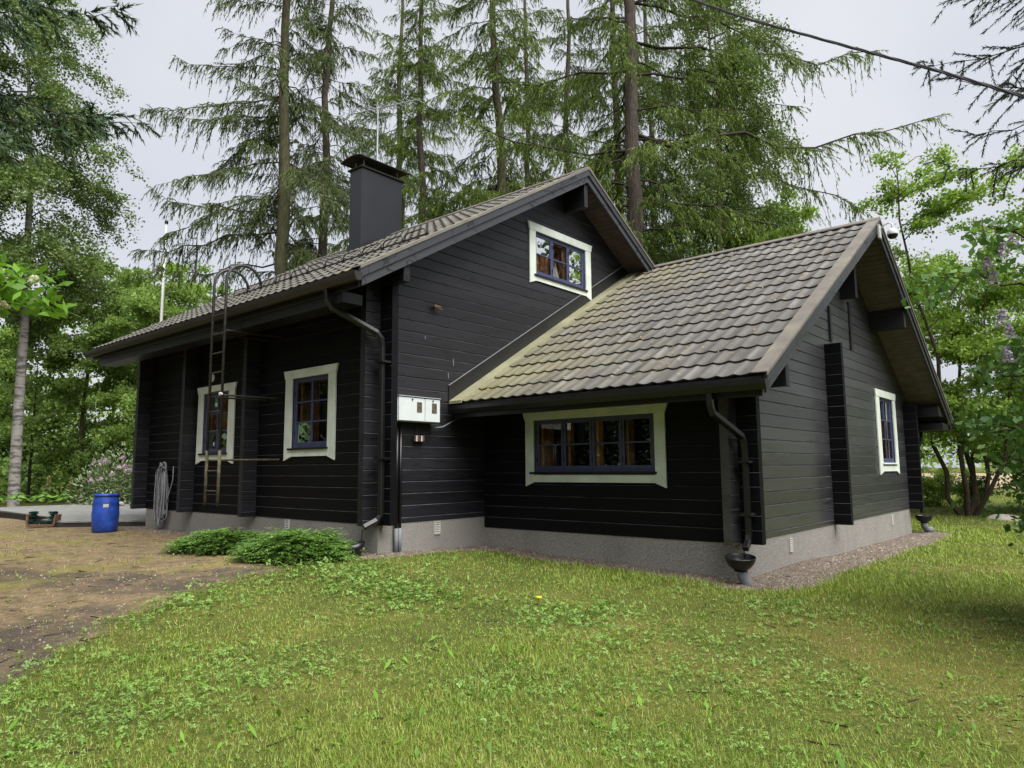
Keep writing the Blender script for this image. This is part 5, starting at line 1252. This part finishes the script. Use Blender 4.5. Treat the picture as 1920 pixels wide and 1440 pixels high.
tag(fld.build('field', plain('pale_ploughed_field', (0.30, 0.24, 0.16), 0.95, 0.1, 0, 0.2, 0.2), kind='structure'), 'pale bare field far beyond the garden past the annex', 'field')
del fld

# ------------------------------------------------------------------ lawn: grass blades, herb leaves, straw
def scatter(rg, n, r0, r1, half=1.0):
    """points over the garden, thinning out with distance from where it is seen close"""
    r = np.exp(rg.uniform(math.log(r0), math.log(r1), n)); a = math.atan2(0.7536, -0.6464) + rg.uniform(-half, half, n)
    return CAM.x + r * np.cos(a), CAM.y + r * np.sin(a), r
def outside(x, y, g=0.35):
    s = soil_f(x, y); gr = gravel_f(x, y)
    ok = (rect_d(x, y, -9.0, 0.05, 0, 10.5) > 0) & (rect_d(x, y, 0, 4.85, 2.4, 12.8) > 0) & ~((x < -8.7) & (y > -1.4))
    return ok, s, gr
rg = np.random.default_rng(101)
x, y, r = scatter(rg, 1050000, 2.2, 45, 1.0)
ok, s, gr = outside(x, y); fld_ = fn(x * 0.8 + 3, y * 0.8)
edge = np.exp(-((gr - 0.35) / 0.3) ** 2)
keep = ok & (rg.random(len(x)) < (1 - 0.97 * s) * (1 - 0.985 * gr) * np.clip(0.74 + 0.22 * fld_, 0.5, 1))
x, y, r, fl_, ed = x[keep], y[keep], r[keep], fld_[keep], edge[keep]; n = len(x)
hgt = rg.uniform(0.02, 0.062, n) * (1 + 0.35 * np.clip(fl_, -1, 1)) * (1 + 0.45 * ed) * np.clip(r / 8, 0.8, 1.1); tall = rg.random(n) < 0.035; hgt[tall] *= 1.9
w = rg.uniform(0.0016, 0.0032, n) * np.clip(r / 4.5, 0.9, 5)
a = rg.uniform(0, 2 * PI, n); lean_ = rg.uniform(0.15, 1.0, n)
base = np.stack([x, y, gz(x, y) - 0.004], 1); sd = np.stack([-np.sin(a), np.cos(a), np.zeros(n)], 1) * w[:, None]; dv = np.stack([np.cos(a), np.sin(a), np.zeros(n)], 1)
tip = base + dv * (hgt * lean_)[:, None]; tip[:, 2] += hgt * (1 - 0.35 * lean_)
Vg = np.stack([base - sd, base + sd, tip], 1).reshape(-1, 3); Fg = np.arange(n * 3).reshape(-1, 3)
gme = mesh_np('lawn_grass', Vg, Fg, M['grass'])
go = link('lawn_grass', gme, None, 'stuff'); go['label'] = 'short uneven lawn grass in front of the cabin'
# straw
x, y, r = scatter(rg, 60000, 2.2, 25, 1.0); ok, s, gr = outside(x, y); f2 = fn(x + 20, y + 5)
keep = ok & (rg.random(len(x)) < np.clip(0.22 + 0.38 * f2 + 0.65 * s * (1 - dark_f(x, y) * .7), 0.04, 0.9) * (1 - 0.75 * gr)); x, y, r = x[keep], y[keep], r[keep]; n = len(x)
c = np.stack([x, y, gz(x, y) + rg.uniform(0.003, 0.025, n)], 1); d = unit(rg.normal(size=(n, 3)) * [1, 1, 0.25])
v, f = leaf_quads(c, d, unit(rg.normal(size=(n, 3)) * .4 + [0, 0, 1]), rg.uniform(0.025, 0.075, n), rg.uniform(0.003, 0.006, n) * np.clip(r / 5, 1, 3))
so_ = link('dry_straw', mesh_np('dry_straw', v, f, M['straw']), None, 'stuff'); so_['label'] = 'dead straw and fallen needles lying on the lawn and the bare drive'
# herb leaves in three leaflets
x, y, r = scatter(rg, 140000, 2.2, 22, 1.0); ok, s, gr = outside(x, y)
right_ = (x - CAM.x) * 0.7584 + (y - CAM.y) * 0.6517
f3 = fn(x * 1.1 + 40, y * 1.1 - 12) * 0.55 + fn(x * 3.1, y * 3.1 + 7) * 0.25 - 0.09 * right_ - 0.13 * (r - 5.2)
keep = ok & (rg.random(len(x)) < np.clip(0.38 + 0.6 * f3, 0.04, 1) * (1 - 0.985 * s) * (1 - gr)); x, y, r = x[keep], y[keep], r[keep]; n = len(x)
tl_ = sstep((f3[keep] + 0.2) / 0.9); z = gz(x, y) + rg.uniform(0.01, 0.05, n) * (0.7 + 1.1 * tl_); sz = rg.uniform(0.008, 0.019, n) * (0.85 + 0.4 * tl_) * np.clip(r / 5, 0.9, 1.8); az = rg.uniform(0, 2 * PI, n); tilt = unit(rg.normal(size=(n, 3)) * 0.42 + [0, 0, 1])
parts = []
for q in range(3):
    a = az + q * 2 * PI / 3; d = np.stack([np.cos(a), np.sin(a), np.zeros(n)], 1); d = unit(d - tilt * (d * tilt).sum(1)[:, None] + np.array([0, 0, -0.12]))
    c = np.stack([x, y, z], 1) + d * (sz * 0.6)[:, None]
    s_ = unit(np.cross(tilt, d)); L = sz[:, None]; Wd = (sz * 0.42)[:, None]
    b0 = c - d * L * .6
    V6 = np.stack([b0, c + s_ * Wd - d * L * .05 + tilt * L * .1, c + d * L * .6, c - s_ * Wd - d * L * .05 + tilt * L * .1], 1).reshape(-1, 3)
    parts.append((V6, np.concatenate([np.arange(n)[:, None] * 4 + [0, 1, 2], np.arange(n)[:, None] * 4 + [0, 2, 3]])))
co_ = link('herb_leaves', mesh_np('herb_leaves', *cat_np(parts), M['clover']), None, 'stuff'); co_['label'] = 'three-part herb and clover leaves spread through the lawn'
# broader single leaves (dandelion, plantain)
x, y, r = scatter(rg, 5200, 2.2, 16, 1.0); ok, s, gr = outside(x, y); keep = ok & (rg.random(len(x)) < 0.55 * (1 - 0.93 * s) * (1 - gr)); x, y, r = x[keep], y[keep], r[keep]; n = len(x)
a = rg.uniform(0, 2 * PI, n); d = unit(np.stack([np.cos(a), np.sin(a), rg.uniform(0.1, 1.1, n)], 1)); L = rg.uniform(0.05, 0.13, n)
c = np.stack([x, y, gz(x, y)], 1) + d * (L * .5)[:, None]
v, f = leaf_quads(c, d, unit(np.cross(d, np.stack([-np.sin(a), np.cos(a), np.zeros(n)], 1)) + rg.normal(size=(n, 3)) * .2), L, L * rg.uniform(.16, .3, n))
w_ = link('weed_leaves', mesh_np('weed_leaves', v, f, M['elder_leaf']), None, 'stuff'); w_['label'] = 'broad dandelion and plantain leaves standing out of the lawn'
# loose gravel on the wall strips and the drive
x, y, r = scatter(rg, 90000, 3.0, 24, 0.9); ok, s, gr = outside(x, y); dkf = dark_f(x, y) * s
keep = ok & (rg.random(len(x)) < np.clip(gr * 0.9 + dkf * 0.22, 0, 1)); x, y, r = x[keep], y[keep], r[keep]; n = len(x)
sz = rg.uniform(0.006, 0.014, n) * np.clip(r / 8, 0.8, 1.8)
tet = np.array([(1, 0, -.3), (-.5, .87, -.3), (-.5, -.87, -.3), (0.1, 0, .7)])
Vp = (np.stack([x, y, gz(x, y) + sz * .2], 1)[:, None] + tet[None] * sz[:, None, None] * rg.uniform(0.6, 1.4, (n, 4, 3))).reshape(-1, 3); k = np.arange(n)[:, None] * 4
Fp = np.concatenate([k + [0, 1, 3], k + [1, 2, 3], k + [2, 0, 3]])
gravm = leaf_mat('loose_stones', [(0.065, 0.05, 0.04), (0.128, 0.1, 0.08), (0.19, 0.158, 0.13), (0.31, 0.28, 0.255)], 0.0, 0.2, 3, 0.2)
gv = link('gravel', mesh_np('gravel', Vp, Fp, gravm), None, 'stuff'); gv['label'] = 'loose reddish gravel along the foundation and grit on the drive'
# twigs and small sticks dropped by the trees
x, y, r = scatter(rg, 1500, 3.0, 20, 1.0); ok, s, gr = outside(x, y); keep = ok & (rg.random(len(x)) < 0.08 + 0.6 * s + 0.2 * gr); x, y, r = x[keep], y[keep], r[keep]; n = len(x)
a = rg.uniform(0, PI, n); L = rg.uniform(0.04, 0.22, n); z = gz(x, y) + 0.006
t4 = np.linspace(-0.5, 0.5, 4)[None, :]
TP = np.stack([x[:, None] + np.cos(a)[:, None] * L[:, None] * t4, y[:, None] + np.sin(a)[:, None] * L[:, None] * t4, z[:, None] + 0 * t4], 2) + rg.normal(size=(n, 4, 3)) * 0.006 * np.array([1, 1, .3])
V0, F0 = ribbons(TP, 0.004, rg); V1, F1 = ribbons(TP + np.array([0, 0, .004]), 0.004, rg)
tg_ = link('twigs', mesh_np('twigs', *cat_np([(V0, F0), (V1, F1)]), M['twig']), None, 'stuff'); tg_['label'] = 'small fallen twigs lying on the drive and the lawn'
# one dandelion in flower
dz_ = thing('dandelion', 'single yellow dandelion flower in the lawn before the main gable', 'flower', (3.9, -0.9, g1(3.9, -0.9)))
MB().tube([(0, 0, 0), (0.005, 0, 0.09)], 0.003, 5).build('stalk', M['elder_leaf'], dz_)
MB().lathe([(0, 0.10), (0.02, 0.105), (0.034, 0.098), (0.02, 0.088), (0, 0.085)], (0.005, 0, 0), 14).build('flower_head', M['yellow'], dz_)
